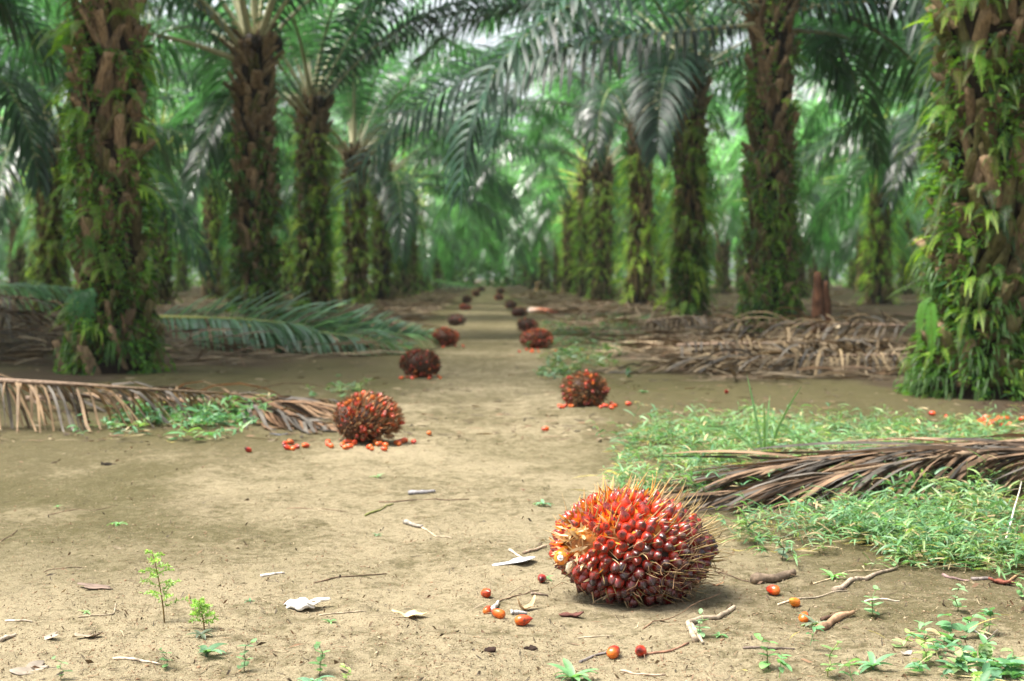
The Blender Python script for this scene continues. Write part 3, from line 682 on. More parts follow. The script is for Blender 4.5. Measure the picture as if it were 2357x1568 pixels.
    leaves(tf, p - nrm(n) * .01, nrm(n + .5 * g.normal(0, 1, (m, 3))), g.normal(0, 1, (m, 3)), g.uniform(.018, .045, m), g.uniform(.004, .009, m), 0, np.array([.62, .47, .26]) * g.uniform(.5, 1.15, (m, 1)), 3)
    tag(link('scale_tuft', tf.mesh('scale_tuft', M_DRY), root), 'pale straw scales round the cut stalk', kind='stuff')
    oc = MB(); m = 230
    n = nrm(nrm(np.array([-.50, -.35, .80])) + .42 * g.normal(0, 1, (m, 3))); p = surf(n)
    leaves(oc, p, nrm(n + .6 * g.normal(0, 1, (m, 3))), g.normal(0, 1, (m, 3)), g.uniform(.014, .034, m), g.uniform(.004, .009, m), 0, np.array([.78, .30, .03]) * g.uniform(.6, 1.15, (m, 1)), 3)
    tag(link('orange_husk', oc.mesh('orange_husk', M_DRY), root), 'orange husk scales between the upper fruits', kind='stuff')
    fb = MB(); dn = nrm(np.array([.45, -.75, -.25]))
    for i in range(150):
        n = nrm(dn + .62 * g.normal(0, 1, 3)); on = nrm(n / ax); p = surf(n, 1.03) + on * g.uniform(0, .02); d = nrm(np.cross(on, g.normal(0, 1, 3)) + .25 * on); K = 6; pts = [p]
        for k in range(K): p = p + d * g.uniform(.006, .016); d = nrm(d + g.normal(0, .35, 3) - on * .10); pts.append(p)
        pts = np.array(pts); pts[:, 2] = np.maximum(pts[:, 2], .003); c = np.array([.20, .12, .06]) * g.uniform(.35, 1.6)
        tube(fb, pts, g.uniform(.0005, .0012), c, 3, 1, False)
    tag(link('root_fibre', fb.mesh('root_fibre', M_SPINE), root), kind='stuff')
    # fruit cut open at the left, with its white kernel ring, and a pale chip
    pc = surf(nrm(np.array([-.98, -.42, -.10]))) + np.array([-.010, -.012, 0]); dcut = nrm(np.array([-.30, -1, .25])); Fm = frame(dcut)
    q = MB(); a = np.linspace(0, 6.2832, 24)
    blob(q, (0, 0, 0), (.019, .019, .010), (.70, .22, .02), 14, 8, .08, 2, Fm)
    cf = link('cut_fruit', q.mesh('cut_fruit', M_FRUIT_CLEAN), root, pc); cf['label'] = 'fruit sliced open to its white kernel'
    q = MB(); blob(q, dcut * .0085, (.0085, .0085, .0025), (.85, .83, .78), 14, 6, 0, 0, Fm); blob(q, dcut * .0102, (.0045, .0045, .0022), (.30, .29, .30), 12, 6, 0, 0, Fm)
    link('kernel', q.mesh('kernel', M_DRY), cf)
    q = MB(); blob(q, (0, 0, 0), (.013, .006, .017), (.78, .66, .48), 12, 8, .3, 6); link('husk_chip', q.mesh('husk_chip', M_DRY), root, pc + np.array([.024, -.010, -.022]), (.2, .3, .2))
    return root
hero_bunch()

def far_bunch_geo(seed, ax, nf, ns, spc, pole, kf, detail=1):
    """dry, spiky bunch seen from further off: core, spine coat and the fruits still in it"""
    g = rng(seed); core, spine, fr = MB(), MB(), []
    ax = np.asarray(ax, float); ctr = np.array([0, 0, ax[2] * .90]); pole = nrm(np.asarray(pole, float))
    tp_ = g.uniform(-.16, .16)
    blob(core, ctr, ax * .90, (.055, .026, .015), 24, 16, .14, seed)
    core.V[0][:, 2] = np.maximum(core.V[0][:, 2], .003)
    def surf(n, k=1.0):
        q = n * ax * k; q = q * (1 + tp_ * n[..., 0:1]) * np.array([1, 1, 1.]) ; q[..., 2] *= 1 - .12 * np.abs(tp_) * 4 * np.clip(n[..., 0], 0, 1); q = q * (1 + .18 * (fbm(n[..., 0:1] * 2 + seed, n[..., 2:3] * 2 + n[..., 1:2], seed) - .5)); p = ctr + q; p[..., 2] = np.maximum(p[..., 2], .006); return p
    n = nrm(fib(ns) + g.normal(0, .05, (ns, 3))); n = n[n[:, 2] > -.75]; m = len(n)
    on = nrm(n / ax); tang = nrm(on * (on @ pole)[:, None] - pole)
    D = nrm(on * .75 + tang * .65 + g.normal(0, .2, (m, 3)))
    c = np.asarray(spc) * g.uniform(.45, 1.9, (m, 1)); red = g.random(m) < .25; c[red] = c[red] * [1.6, .75, .5]
    leaves(spine, surf(n) - on * .01, D, np.cross(D, g.normal(0, 1, (m, 3))), g.uniform(.028, .050, m), g.uniform(.006, .010, m), .15, c, 3, .35, np.asarray(spc) * .5)
    n = nrm(fib(nf) + g.normal(0, .12, (nf, 3))); n = n[(n[:, 2] > -.8)]
    keep = fbm(n[:, 0] * 2.2 + seed, n[:, 2] * 2.2 + n[:, 1] * 1.7, seed + 3) + .22 * g.random(len(n)) > .56
    for q in n[keep]:
        on = nrm(q / ax); k = g.random()
        mid = np.array([.20, .015, .012]) * (1 - k) + np.array([.58, .06, .011]) * k
        fr.append((surf(q, 1.0) + on * g.uniform(-.008, .012), nrm(on + g.normal(0, .2, 3)), g.uniform(.009, .0135), mid, float(g.random() < .12)))
    return core, spine, fr
def place_far_bunch(u, v, wpx, ratio, label, seed, nf=60, ns=700, spc=(.085, .045, .022), pole=(-1, -.3, -.2), own_parts=True, kf=1, yaw=None):
    b = G(u, v); D = b.y; wid = wpx * D / FPX; ax = np.array([wid * .5, wid * .44, wid * .5 * ratio]) * .90
    g = rng(seed + 5); root = link('fruit_bunch', None, None, (b.x, b.y + wid * .30, gz(b.x, b.y + wid * .3)), (0, 0, g.uniform(-.2, .2) if yaw is None else yaw))
    tag(root, label, 'fruit bunch', 'oil palm fruit bunches along the path')
    core, spine, fr = far_bunch_geo(seed, ax, nf, ns, spc, pole, kf)
    link('core', core.mesh('core', M_SPINE), root); tag(link('spine_coat', spine.mesh('spine_coat', M_SPINE), root), kind='stuff')
    if own_parts:
        fr = sorted(fr, key=lambda f: f[1][1] - .5 * f[1][2]); rest = MB()
        for i, (p, d, r, mid, o) in enumerate(fr):
            q = MB(); base = (.66, .15, .015); mid2 = np.array([.70, .18, .02]) if o else mid
            if i < 100:
                fruit_geo(q, (0, 0, 0), d, r, r * 2.5, base, mid2, mid2 * .5, g, .8, 8); link('fruit', q.mesh('fruit', M_FRUIT_CLEAN), root, p)
            else: fruit_geo(rest, p, d, r, r * 2.5, base, mid2, mid2 * .5, g, .8, 8)
        if rest.V: tag(link('fruit_mass', rest.mesh('fruit_mass', M_FRUIT_CLEAN), root), kind='stuff')
    else:
        q = MB()
        for p, d, r, mid, o in fr: fruit_geo(q, p, d, r * 1.05, r * 2.5, (.75, .24, .02), mid * 1.1, mid * .6, g, .8, 7)
        tag(link('fruit_mass', q.mesh('fruit_mass', M_FRUIT_CLEAN), root), kind='stuff')
    return b
place_far_bunch(834, 1026, 166, .76, 'spiky brown fruit bunch flecked red, nearest in the left line along the path', 101, 210, 1300, (.25, .145, .065), (-.6, .2, -.7))
place_far_bunch(1353, 937, 114, .80, 'blocky spiky fruit bunch with red upper left, nearest in the right line', 102, 160, 1100, (.22, .135, .06), (.9, 0, -.3))
place_far_bunch(969, 870, 98, .74, 'round dark spiky fruit bunch, green leaf at its foot, second in left line', 103, 110, 1000, (.11, .06, .03), (-.3, .4, -.8))
place_far_bunch(1022, 800, 65, .76, 'reddish brown fruit bunch third in the left line, beyond the green fallen frond', 104, 90, 800, (.22, .085, .035), (-.2, .3, -.9))
place_far_bunch(1234, 804, 82, .62, 'wide brown fruit bunch with bright orange left end, second in the right line', 105, 150, 800, (.20, .085, .035), (.9, 0, -.3))
place_far_bunch(1048, 750, 46, .68, 'almost black fruit bunch fourth in the left line', 106, 14, 500, (.05, .028, .016), own_parts=False)
place_far_bunch(1213, 763, 52, .66, 'dark red-fronted fruit bunch third in the right line, behind the orange-ended one', 107, 60, 450, (.085, .04, .02), own_parts=False)
place_far_bunch(1194, 730, 42, .58, 'flat dark red fruit bunch fourth in the right line', 108, 50, 400, (.09, .035, .02), own_parts=False)
place_far_bunch(1071, 714, 30, .52, 'small orange fruit bunch fifth in the left line', 109, 150, 250, (.16, .06, .02), own_parts=False)
place_far_bunch(1074, 698, 27, .80, 'small red-brown fruit bunch sixth in the left line', 110, 70, 300, (.12, .04, .02), own_parts=False)
place_far_bunch(1176, 710, 30, .74, 'small dark brown fruit bunch fifth in the right line', 111, 30, 350, (.08, .035, .02), own_parts=False)
place_far_bunch(1149, 692, 24, .80, 'bright red-orange fruit bunch sixth in the right line', 112, 140, 250, (.16, .05, .02), own_parts=False)
place_far_bunch(1096, 683, 22, .82, 'tiny red fruit bunch seventh in the left line, near the end of the path', 113, 110, 250, (.14, .045, .02), own_parts=False)
place_far_bunch(1152, 676, 20, .80, 'tiny orange fruit bunch farthest in the right line', 114, 130, 200, (.16, .05, .02), own_parts=False)
place_far_bunch(1108, 671, 20, .60, 'tiny red fruit bunch farthest in the left line', 115, 120, 200, (.16, .045, .02), own_parts=False)

# ------------------------------------------------------------------ loose fruits
LOOSE = []
gl = rng(21)
for k in range(6):
    q = MB(); mid = [(.62, .065, .010), (.55, .035, .010), (.66, .17, .015), (.36, .02, .010), (.58, .10, .012), (.7, .3, .07)][k]; tp = [(.30, .03, .014), (.10, .014, .014), (.6, .24, .03), (.035, .010, .016), (.22, .03, .015), (.6, .3, .1)][k]
    fruit_geo(q, (0, 0, 0), (1, 0, 0), .0128, .039, (.58, .13, .012), mid, tp, gl, .7, 12); LOOSE.append(q.mesh('loose_fruit', M_FRUIT_CLEAN))
def loose(u, v, label, k, s=1.0, rot=None, group=None, dz=0.0):
    b = G(u, v); rot = rot if rot is not None else (gl.uniform(-.3, .3), gl.uniform(-.5, .3), gl.uniform(0, 6))
    o = link('loose_fruit', LOOSE[k], None, (b.x, b.y, b.z + .0125 * s + dz), rot, (s, s, s)); tag(o, label, 'palm fruit', group); return o
for u, v, lab, k, s in [(1120, 1376, 'orange-red loose palm fruit, farthest back of the cluster left of the big bunch', 0, 1.0), (1122, 1414, 'small pinkish red loose fruit touching a grey twig stub', 1, .75),
                     (1147, 1429, 'orange loose fruit between a grey twig stub and the tan curled leaf', 4, .95), (1204, 1439, 'glossy orange loose fruit below the tan curled leaf', 0, 1.05),
                     (1247, 1341, 'dark red loose fruit before a small green weed, just left of the big bunch', 3, .95), (1413, 1503, 'purple-tipped red loose fruit left of a torn one, below the big bunch', 3, 1.1),
                     (1474, 1504, 'torn orange-red loose fruit on a thin twig below the big bunch', 1, 1.0), (1779, 1372, 'round shiny red loose fruit right of the big bunch, under a brown stick', 1, 1.05),
                     (1828, 1393, 'broken yellow-orange loose fruit right of the round red one', 2, .95), (1851, 1425, 'brownish orange decayed loose fruit beside a grey-leaved weed', 4, .95),
                     (1255, 990, 'lone orange loose fruit out on the open path', 0, 1.1), (988, 1003, 'lone dark orange loose fruit on the path right of the nearest left bunch', 4, 1.0), (571, 1041, 'lone dark red loose fruit on soil left of the nearest left bunch', 3, 1.0)]:
    loose(u, v, lab, k, s)
for u, v in [(660, 1038), (669, 1026), (684, 1033), (704, 1031), (655, 1029), (676, 1038)]:
    loose(u, v, 'orange loose fruit in the small heap left of the nearest left bunch', int(gl.choice([0, 1, 4])), 1.0, group='fruits heaped left of the nearest left bunch')
def scatter_loose(n, u0, u1, v0, v1, label, group, s=1.0):
    for i in range(n): loose(gl.uniform(u0, u1), gl.uniform(v0, v1), label, int(gl.choice([0, 0, 1, 1, 4])), .85 * s * gl.uniform(.85, 1.15), group=group)
scatter_loose(17, 752, 905, 1024, 1041, 'orange loose fruit spilled at the foot of the nearest left bunch', 'fruits spilled under the nearest left bunch', 1.05)
scatter_loose(8, 900, 962, 1012, 1026, 'loose fruit strewn just right of the nearest left bunch', 'fruits strewn right of the nearest left bunch', 1.05)
scatter_loose(20, 1284, 1420, 930, 944, 'red-orange loose fruit spilled at the foot of the nearest right bunch', 'fruits spilled under the nearest right bunch', 1.1)
scatter_loose(13, 908, 1022, 862, 876, 'orange loose fruit spilled under the second bunch in the left line', 'fruits under the second left bunch', 1.1)
scatter_loose(10, 1195, 1280, 801, 812, 'orange loose fruit under the wide orange-ended bunch in the right line', 'fruits under the second right bunch', 1.2)
scatter_loose(6, 1000, 1070, 797, 806, 'orange loose fruit under the third bunch in the left line', 'fruits under the third left bunch', 1.2)
scatter_loose(40, 2245, 2325, 970, 990, 'red loose fruit in the pile on dark soil before the thickest trunk', 'pile of red fruits before the thickest trunk', 1.35)
for u, v, lab in [(2145, 962, 'lone red loose fruit on dark soil below the thickest trunk, nearest its foot'), (2095, 990, 'leftmost red loose fruit of those strewn left of the pile'), (2212, 992, 'red loose fruit in the grass just left of the pile'),
                  (2110, 1000, 'red loose fruit second from left of those strewn by the grass edge'), (2352, 972, 'red loose fruit at the right edge beside the pile'), (1672, 906, 'tiny red loose fruit on bare soil before the dry fronds'), (2178, 968, 'red loose fruit strewn midway between the pile and the trunk foot'), (1447, 934, 'stray red fruit right of the nearest right bunch')]:
    loose(u, v, lab, 1, 1.15)

# ------------------------------------------------------------------ fallen fronds
def ground_path(uv, zs, K=26):
    P = np.array([list(G(*a)) for a in uv]); P[:, 2] += np.asarray(zs)
    t = np.concatenate([[0], np.cumsum(np.linalg.norm(np.diff(P, axis=0), axis=1))]); q = np.linspace(0, t[-1], K)
    out = np.stack([np.interp(q, t, P[:, k]) for k in range(3)], -1)
    for _ in range(3): out[1:-1] = .25 * out[:-2] + .5 * out[1:-1] + .25 * out[2:]
    return out
def fallen(name, label, uv, zs, seed, green=False, **kw):
    pts = ground_path(uv, zs); base = pts[0].copy(); base[2] = gz(base[0], base[1])
    a, b = frond_geo(seed, pts, **kw); a.clamp(.006); b.clamp(.006)
    root = link(name, None, None, base); tag(root, label, 'palm frond', 'palm fronds lying on the ground')
    link('rachis', a.mesh('rachis', M_PETIOLE if green else M_WOOD, True, base), root)
    link('leaf_blade', b.mesh('leaf_blade', M_FROND if green else M_DRY, True, base), root)
DRYC = dict(leafcol=(.18, .125, .075), rcol=(.22, .155, .11), rtip=(.17, .12, .075), vary=.34, base_r=.04, rscale=.75, ragged=True, jit=1.2)
# left foreground, rachis on edge with rib-like hanging leaflets
fallen('dry_frond', 'dry brown frond at the left edge propped on its side, leaflets hanging like ribs', [(-150, 985), (120, 992), (330, 985), (560, 962), (770, 935)], [.27, .26, .22, .14, .04], 701,
       n=120, Lmax=.64, W=.018, s0=.0, droop=(1.4, 3.4), phis=(-14, -50), ang=(60, 30), gap=.06, curl=1.2, **{**DRYC, 'jit': 1.6, 'leafcol': (.235, .158, .09), 'vary': .28})
fallen('dry_frond', 'matted grey-brown dry frond lying behind the propped one, left of the nearest left bunch', [(60, 950), (300, 945), (560, 950), (790, 958)], [.08, .10, .10, .04], 702,
       n=90, Lmax=.85, W=.026, s0=.0, droop=(1.0, 2.5), phis=(0, 30), ang=(24, 10), gap=.1, curl=.6, **{**DRYC, 'leafcol': (.17, .108, .062)})
fallen('dry_frond', 'reddish dry frond fanning out low toward the nearest left bunch', [(300, 960), (520, 962), (760, 990)], [.10, .10, .02], 703,
       n=70, Lmax=.8, W=.024, s0=.0, droop=(1.0, 2.5), phis=(0, 25), ang=(24, 12), gap=.1, curl=.6, **{**DRYC, 'leafcol': (.20, .115, .062)})
# right foreground, in the grass
fallen('dry_frond', 'long dark brown dry frond lying in the grass behind the big bunch at the right', [(2560, 1092), (2250, 1105), (1950, 1120), (1640, 1136)], [.17, .16, .13, .06], 704,
       n=170, Lmax=.85, W=.017, s0=.0, droop=(.05, .45), phis=(-16, -4), ang=(32, 7), gap=.05, curl=.7, **{**DRYC, 'leafcol': (.15, .098, .06)})
fallen('dry_frond', 'dark dry frond under the long one, its leaflets sticking out toward the lower right', [(2600, 1150), (2300, 1125), (2000, 1150), (1640, 1170)], [.16, .17, .13, .05], 705,
       n=120, Lmax=.7, W=.017, s0=.0, droop=(.2, .9), phis=(-18, -6), ang=(30, 6), gap=.05, curl=.8, **{**DRYC, 'leafcol': (.15, .095, .057)})
# right middle ground pile
fallen('dry_frond', 'grey-brown dry frond at the front of the right-hand pile, tip toward the nearest right bunch', [(2080, 850), (1850, 862), (1600, 858), (1370, 858)], [.13, .16, .10, .02], 706,
       n=90, Lmax=.85, W=.028, s0=.0, droop=(1.2, 2.6), phis=(-10, 25), ang=(50, 22), gap=.12, curl=.6, **{**DRYC, 'leafcol': (.165, .120, .066)})
fallen('dry_frond', 'dry frond lying across the middle of the right-hand pile below the split stump', [(1560, 830), (1750, 838), (1950, 830), (2090, 820)], [.16, .20, .20, .12], 707,
       n=80, Lmax=.85, W=.028, s0=.0, droop=(1.2, 2.8), phis=(-15, 25), ang=(58, 25), gap=.12, curl=.6, **{**DRYC, 'leafcol': (.14, .100, .054)})
fallen('dry_frond', 'uppermost dry frond at the back of the right-hand pile, beside the split stump', [(2090, 800), (1950, 800), (1760, 795), (1560, 800)], [.22, .25, .20, .06], 708,
       n=80, Lmax=.85, W=.03, s0=.0, droop=(1.0, 2.6), phis=(0, 40), ang=(60, 25), gap=.1, curl=.6, **{**DRYC, 'leafcol': (.12, .085, .046)})
fallen('dry_frond', 'short dry comb-like frond before the flaring dark trunk', [(1490, 785), (1580, 782), (1700, 783)], [.22, .26, .2], 709,
       n=40, Lmax=.55, W=.03, s0=.0, droop=(1.5, 3.0), phis=(-20, 10), ang=(75, 60), gap=.1, curl=.4, **{**DRYC, 'leafcol': (.15, .11, .075)})
# cut green fronds on the left
GRN = dict(leafcol=(.115, .19, .135), rcol=(.34, .34, .08), rtip=(.16, .22, .06), vary=.2, base_r=.05, rscale=.85, green=True)
fallen('green_frond', 'freshly cut green frond with yellow rachis lying right of the left-hand thick trunk', [(360, 812), (560, 815), (760, 815), (985, 805)], [.38, .36, .28, .16], 710,
       n=130, Lmax=.68, W=.046, s0=.02, side_phi=((-32, -5), (42, 66)), side_droop=((1.0, 2.2), (.3, 1.0)), ang=(56, 34), curl=.2, **GRN)
fallen('green_frond', 'second cut green frond lying lower and closer, its leaflets touching the soil', [(520, 808), (700, 816), (830, 818), (950, 815)], [.26, .25, .20, .08], 711,
       n=60, Lmax=.6, W=.045, s0=.0, side_phi=((-40, -10), (25, 55)), side_droop=((1.2, 2.4), (.5, 1.2)), ang=(56, 34), curl=.2, **{**GRN, 'leafcol': (.075, .135, .075)})
fallen('green_frond', 'pale green cut frond lying far down beside the path on the left', [(960, 668), (1010, 669), (1085, 672)], [.45, .5, .3], 712,
       n=40, Lmax=1.0, W=.07, s0=.0, droop=(.8, 2.0), phis=(10, 45), ang=(60, 30), curl=.3, **{**GRN, 'leafcol': (.11, .19, .10)})
fallen('green_frond', 'green frond with pale stem on the brown pile left of the left-hand thick trunk', [(-60, 770), (60, 768), (165, 768)], [.62, .58, .55], 713,
       n=40, Lmax=.8, W=.05, s0=.0, droop=(1.2, 2.6), phis=(-10, 25), ang=(60, 30), curl=.3, **GRN)
for i, (uv, zs) in enumerate([([(-160, 800), (0, 805), (190, 800)], [.40, .42, .30]), ([(-140, 815), (20, 822), (180, 818)], [.26, .28, .18]), ([(-120, 780), (40, 786), (170, 785)], [.5, .48, .4])]):
    fallen('dry_frond', ['dark dry frond on the pile left of the left-hand thick trunk, middle of three', 'lowest dark dry frond of the pile left of the left-hand thick trunk', 'topmost brown dry frond of the pile left of the left-hand thick trunk'][i], uv, zs, 714 + i,
           n=56, Lmax=.8, W=.03, s0=.0, droop=(1.4, 2.8), phis=(-10, 20), ang=(50, 25), gap=.1, curl=.6, **{**DRYC, 'leafcol': (.13, .085, .05)})

# dead leaf litter between the rows
def litter():
    g = rng(31); mb = MB()
    def strew(n, x, y, L, W, cols, h):
        m = len(x); z = ground_z(x, y) + g.random(m) ** 2 * h + .01; a = g.uniform(0, 6.283, m)
        D = np.stack([np.cos(a), np.sin(a) * .6, g.normal(0, .12, m)], -1)
        leaves(mb, np.stack([x, y, z], -1), D, np.array([0, 0, 1.]) + .5 * g.normal(0, 1, (m, 3)), g.uniform(*L, m), g.uniform(*W, m), g.uniform(0, .5, m), cols[g.integers(0, len(cols), m)] * g.uniform(.6, 1.3, (m, 1)), 3)
    cols = np.array([[.155, .115, .066], [.21, .160, .098], [.11, .077, .042], [.25, .190, .12], [.14, .085, .046]])
    n = 5000; sg = np.where(g.random(n) < .52, -1, 1); y = 15 + 55 * g.random(n) ** 1.3; x = sg * (1.25 + np.abs(g.normal(0, 2.4, n)))
    strew(n, x, y, (.25, .8), (.018, .04), cols, .12)
    n = 2600; y = g.uniform(14, 90, n); x = g.uniform(-.5, .5, n) * y * .85; k = np.abs(x) > 2; strew(n, x[k], y[k], (.3, .9), (.02, .045), cols, .12)
    n = 1300; x = g.uniform(1.7, 4.5, n); y = g.uniform(11.5, 18, n); strew(n, x, y, (.25, .7), (.015, .03), cols * .75, .10)
    n = 900; x = g.uniform(-5.5, -2.4, n); y = g.uniform(13.5, 19, n); strew(n, x, y, (.25, .7), (.015, .03), cols * .6, .3)
    mb.clamp(.005)
    tag(link('leaf_litter', mb.mesh('leaf_litter', M_DRY)), 'brown dead leaflets littering the ground between the palm rows', 'leaf litter', kind='stuff')
litter()

# ------------------------------------------------------------------ grass and low weeds
def inside(x, y, poly):
    p = np.array(poly); r = np.zeros(len(x), bool); j = len(p) - 1
    for i in range(len(p)):
        c = ((p[i, 1] > y) != (p[j, 1] > y)) & (x < (p[j, 0] - p[i, 0]) * (y - p[i, 1]) / (p[j, 1] - p[i, 1] + 1e-12) + p[i, 0]); r ^= c; j = i
    return r
GR = np.array([[.095, .21, .085], [.125, .25, .105], [.075, .175, .08], [.155, .28, .12], [.19, .27, .10]])
def cover(name, label, cat, poly_uv, n, seed, h=(.05, .14), leafL=(.035, .085), ratio=.2, dry=.08, density_fn=None, cols=GR, per=6):
    g = rng(seed); P = np.array([list(G(u, v))[:2] for u, v in poly_uv]); lo, hi = P.min(0), P.max(0)
    x = g.uniform(lo[0], hi[0], n * 3); y = g.uniform(lo[1], hi[1], n * 3)
    jx = x + .10 * g.normal(0, 1, n * 3); jy = y + .10 * g.normal(0, 1, n * 3)
    k = inside(jx, jy, P) & (g.random(n * 3) < sstep(.40, .70, fbm(x * 2.9, y * 2.2, seed)) * .96 + .04); x, y = x[k][:n], y[k][:n]; n = len(x)
    mb = MB(); z = ground_z(x, y); H = g.uniform(*h, n) * (.6 + .8 * fbm(x * 3, y * 3, 8)); lean = g.normal(0, .55, (n, 2))
    c = cols[g.integers(0, len(cols), n)]; B = np.stack([x, y, z], -1); Dd = np.stack([lean[:, 0], lean[:, 1], np.ones(n)], -1)
    leaves(mb, B, Dd, g.normal(0, 1, (n, 3)), H * 1.2, .0025, .4, c * .8, 3, prof=np.array([1, .9, .7, .4]))
    for j in range(per):
        f = g.uniform(.15, 1.1, n); p = B + nrm(Dd) * (H * f)[:, None]; a = g.uniform(0, 6.283, n)
        D = np.stack([np.cos(a), np.sin(a), g.uniform(.0, .9, n)], -1); L = g.uniform(*leafL, n)
        cc = c * g.uniform(.7, 1.3, (n, 1)); dr = g.random(n) < dry; cc[dr] = np.array([.42, .33, .18]) * g.uniform(.6, 1.2, (dr.sum(), 1))
        leaves(mb, p, D, np.array([0, 0, 1.]) + .35 * g.normal(0, 1, (n, 3)), L, L * ratio * g.uniform(.7, 1.3, n), g.uniform(.4, 1.8, n), cc, 4, .16)
    m = int(n * .7); q = g.integers(0, n, m); a = g.uniform(0, 6.283, m)          # dead straw in between
    leaves(mb, B[q] + g.normal(0, .04, (m, 3)) * [1, 1, .2] + [0, 0, .012], np.stack([np.cos(a), np.sin(a), g.uniform(-.05, .35, m)], -1), g.normal(0, 1, (m, 3)), g.uniform(.05, .16, m), .004, .3, np.array([.46, .37, .23]) * g.uniform(.5, 1.2, (m, 1)), 3)
    mb.clamp(.003)
    tag(link(name, mb.mesh(name, M_WEED)), label, cat, kind='stuff')
cover('grass', 'bright green low grass between the path and the dry frond at the right', 'grass', [(1380, 1085), (1500, 1000), (1700, 960), (1950, 985), (2200, 990), (2500, 985), (2560, 1075), (2250, 1085), (1950, 1105), (1560, 1150), (1430, 1130)], 2400, 41, (.03, .15), (.025, .085), .11, .06)
cover('grass', 'low grass with dead straw in front of the dark dry frond at the right', 'grass', [(1640, 1180), (1900, 1180), (2200, 1200), (2500, 1215), (2560, 1320), (2200, 1300), (1950, 1275), (1700, 1260)], 1500, 46, (.02, .12), (.025, .08), .115, .08)
cover('grass', 'few grass blades poking up through the dark dry frond at the right', 'grass', [(1600, 1130), (2000, 1110), (2500, 1090), (2560, 1210), (2200, 1200), (1900, 1180), (1640, 1180)], 420, 47, (.06, .15), (.035, .08), .15, .1)
cover('weed_patch', 'low green weeds growing in front of the propped dry frond at the left', 'weeds', [(240, 985), (330, 950), (450, 945), (570, 960), (590, 995), (440, 1020), (300, 1010)], 210, 42, (.04, .15), (.04, .09), .22, .02, None, GR * [.75, .9, .9])
cover('weed_patch', 'thin green weeds between the path and the right-hand dry fronds', 'weeds', [(1240, 870), (1270, 780), (1250, 735), (1500, 735), (1500, 760), (1420, 830), (1460, 875), (1340, 880)], 1000, 43, (.03, .09), (.04, .09), .28, .05, None, GR * .75)
cover('weed_patch', 'sparse seedlings along the bottom right corner', 'weeds', [(1700, 1600), (1760, 1520), (1900, 1500), (2050, 1530), (2200, 1480), (2420, 1450), (2420, 1640), (1700, 1640)], 150, 44, (.02, .07), (.02, .045), .42, .03, None, GR * [1.0, 1.05, 1.1], 5)
cover('weed_patch', 'faint weeds on the soil left of the second bunch', 'weeds', [(700, 900), (900, 880), (820, 950), (720, 950)], 30, 45, (.03, .06), (.04, .08), .3, .0, None, GR * .9)

# ------------------------------------------------------------------ single weeds
def weed(u, v, kind, label, size=.06, seed=0, col=(.13, .27, .10)):
    g = rng(seed + 900); b = G(u, v); root = link('weed', None, None, b); tag(root, label, 'weed'); size *= .82 if kind != 'feather' else 1; col = np.array(col) * .95
    if kind == 'rosette':
        n = 11; q = MB(); tube(q, [(0, 0, -.003), (0, 0, size * .18)], size * .04, col * .7, 5); link('stem', q.mesh('stem', M_WEED), root)
        for i in range(n):
            a = i * 2.4 + g.normal(0, .3); L = size * g.uniform(.3, 1.05); q = MB()
            leaves(q, [[0, 0, size * .12]], [[math.cos(a), math.sin(a), g.uniform(.25, 1.0)]], [[0, 0, 1]], L, L * g.uniform(.2, .34), g.uniform(.7, 1.9), col * g.uniform(.75, 1.25), 6, .18)
            link('leaf', q.mesh('leaf', M_WEED), root)
    elif kind == 'herb':
        K = 5; pts = np.array([[0, 0, 0]] + [[size * .10 * k * g.normal(0, .5), size * .1 * k * g.normal(0, .5), size * 1.1 * k / K] for k in range(1, K + 1)])
        q = MB(); tube(q, pts, size * .022, col * [1.1, .75, .7], 5); link('stem', q.mesh('stem', M_WEED), root)
        for k in range(1, K + 1):
            for s in (0, 1):
                a = k * 1.57 + s * math.pi + g.normal(0, .3); L = size * g.uniform(.35, .6) * (1.15 - .1 * k); q = MB()
                leaves(q, [pts[k]], [[math.cos(a), math.sin(a), g.uniform(.0, .6)]], [[0, 0, 1]], L, L * .6, g.uniform(.3, 1.0), col * g.uniform(.8, 1.3), 6, .12)
                link('leaf', q.mesh('leaf', M_WEED), root)
    elif kind == 'feather':
        n = 17; q = MB(); z = np.linspace(0, size, 12); bend = -.16 * size * (z / size) ** 1.5
        pts = np.stack([bend, 0 * z, z], -1); tube(q, pts, np.interp(z, [0, size], [.0022, .0008]), (.25, .16, .05), 5); link('stem', q.mesh('stem', M_WEED), root)
        for i in range(n):
            f = .20 + .78 * i / n; p = np.array([np.interp(f * size, z, pts[:, k]) for k in range(3)]); a = i * 2.6 + g.normal(0, .3); L = size * .40 * (1.05 - f) + .012
            d = nrm(np.array([math.cos(a), math.sin(a) * .8, g.uniform(.25, .7)])); q = MB(); t = np.linspace(0, 1, 7)[:, None]
            bp = p + d * L * t - np.array([0, 0, .25]) * L * t ** 2; tube(q, bp, .0007, col, 4)
            m = 36; s = g.integers(1, 7, m); leaves(q, bp[s] + g.normal(0, .0015, (m, 3)), d * .6 + g.normal(0, .6, (m, 3)), g.normal(0, 1, (m, 3)), g.uniform(.005, .011, m), .0034, .2, col * g.uniform(.75, 1.25, (m, 1)), 2)
            link('branch', q.mesh('branch', M_WEED), root)
    return root
YG = (.30, .46, .13)
weed(378, 1420, 'feather', 'tall feathery yellow-green seedling standing on bare soil at the left', .185, 1, YG)
weed(470, 1440, 'feather', 'small feathery seedling with dry brown base, beside the tall yellow-green one', .075, 2, YG)
weed(462, 1462, 'rosette', 'half-dead dark tuft with grey withered leaves at the foot of the small feathery seedling', .05, 3, (.10, .13, .08))
weed(475, 1505, 'rosette', 'low broad-leaved green weed with pointed grey-green leaves near the bottom left', .085, 4, (.12, .24, .12))
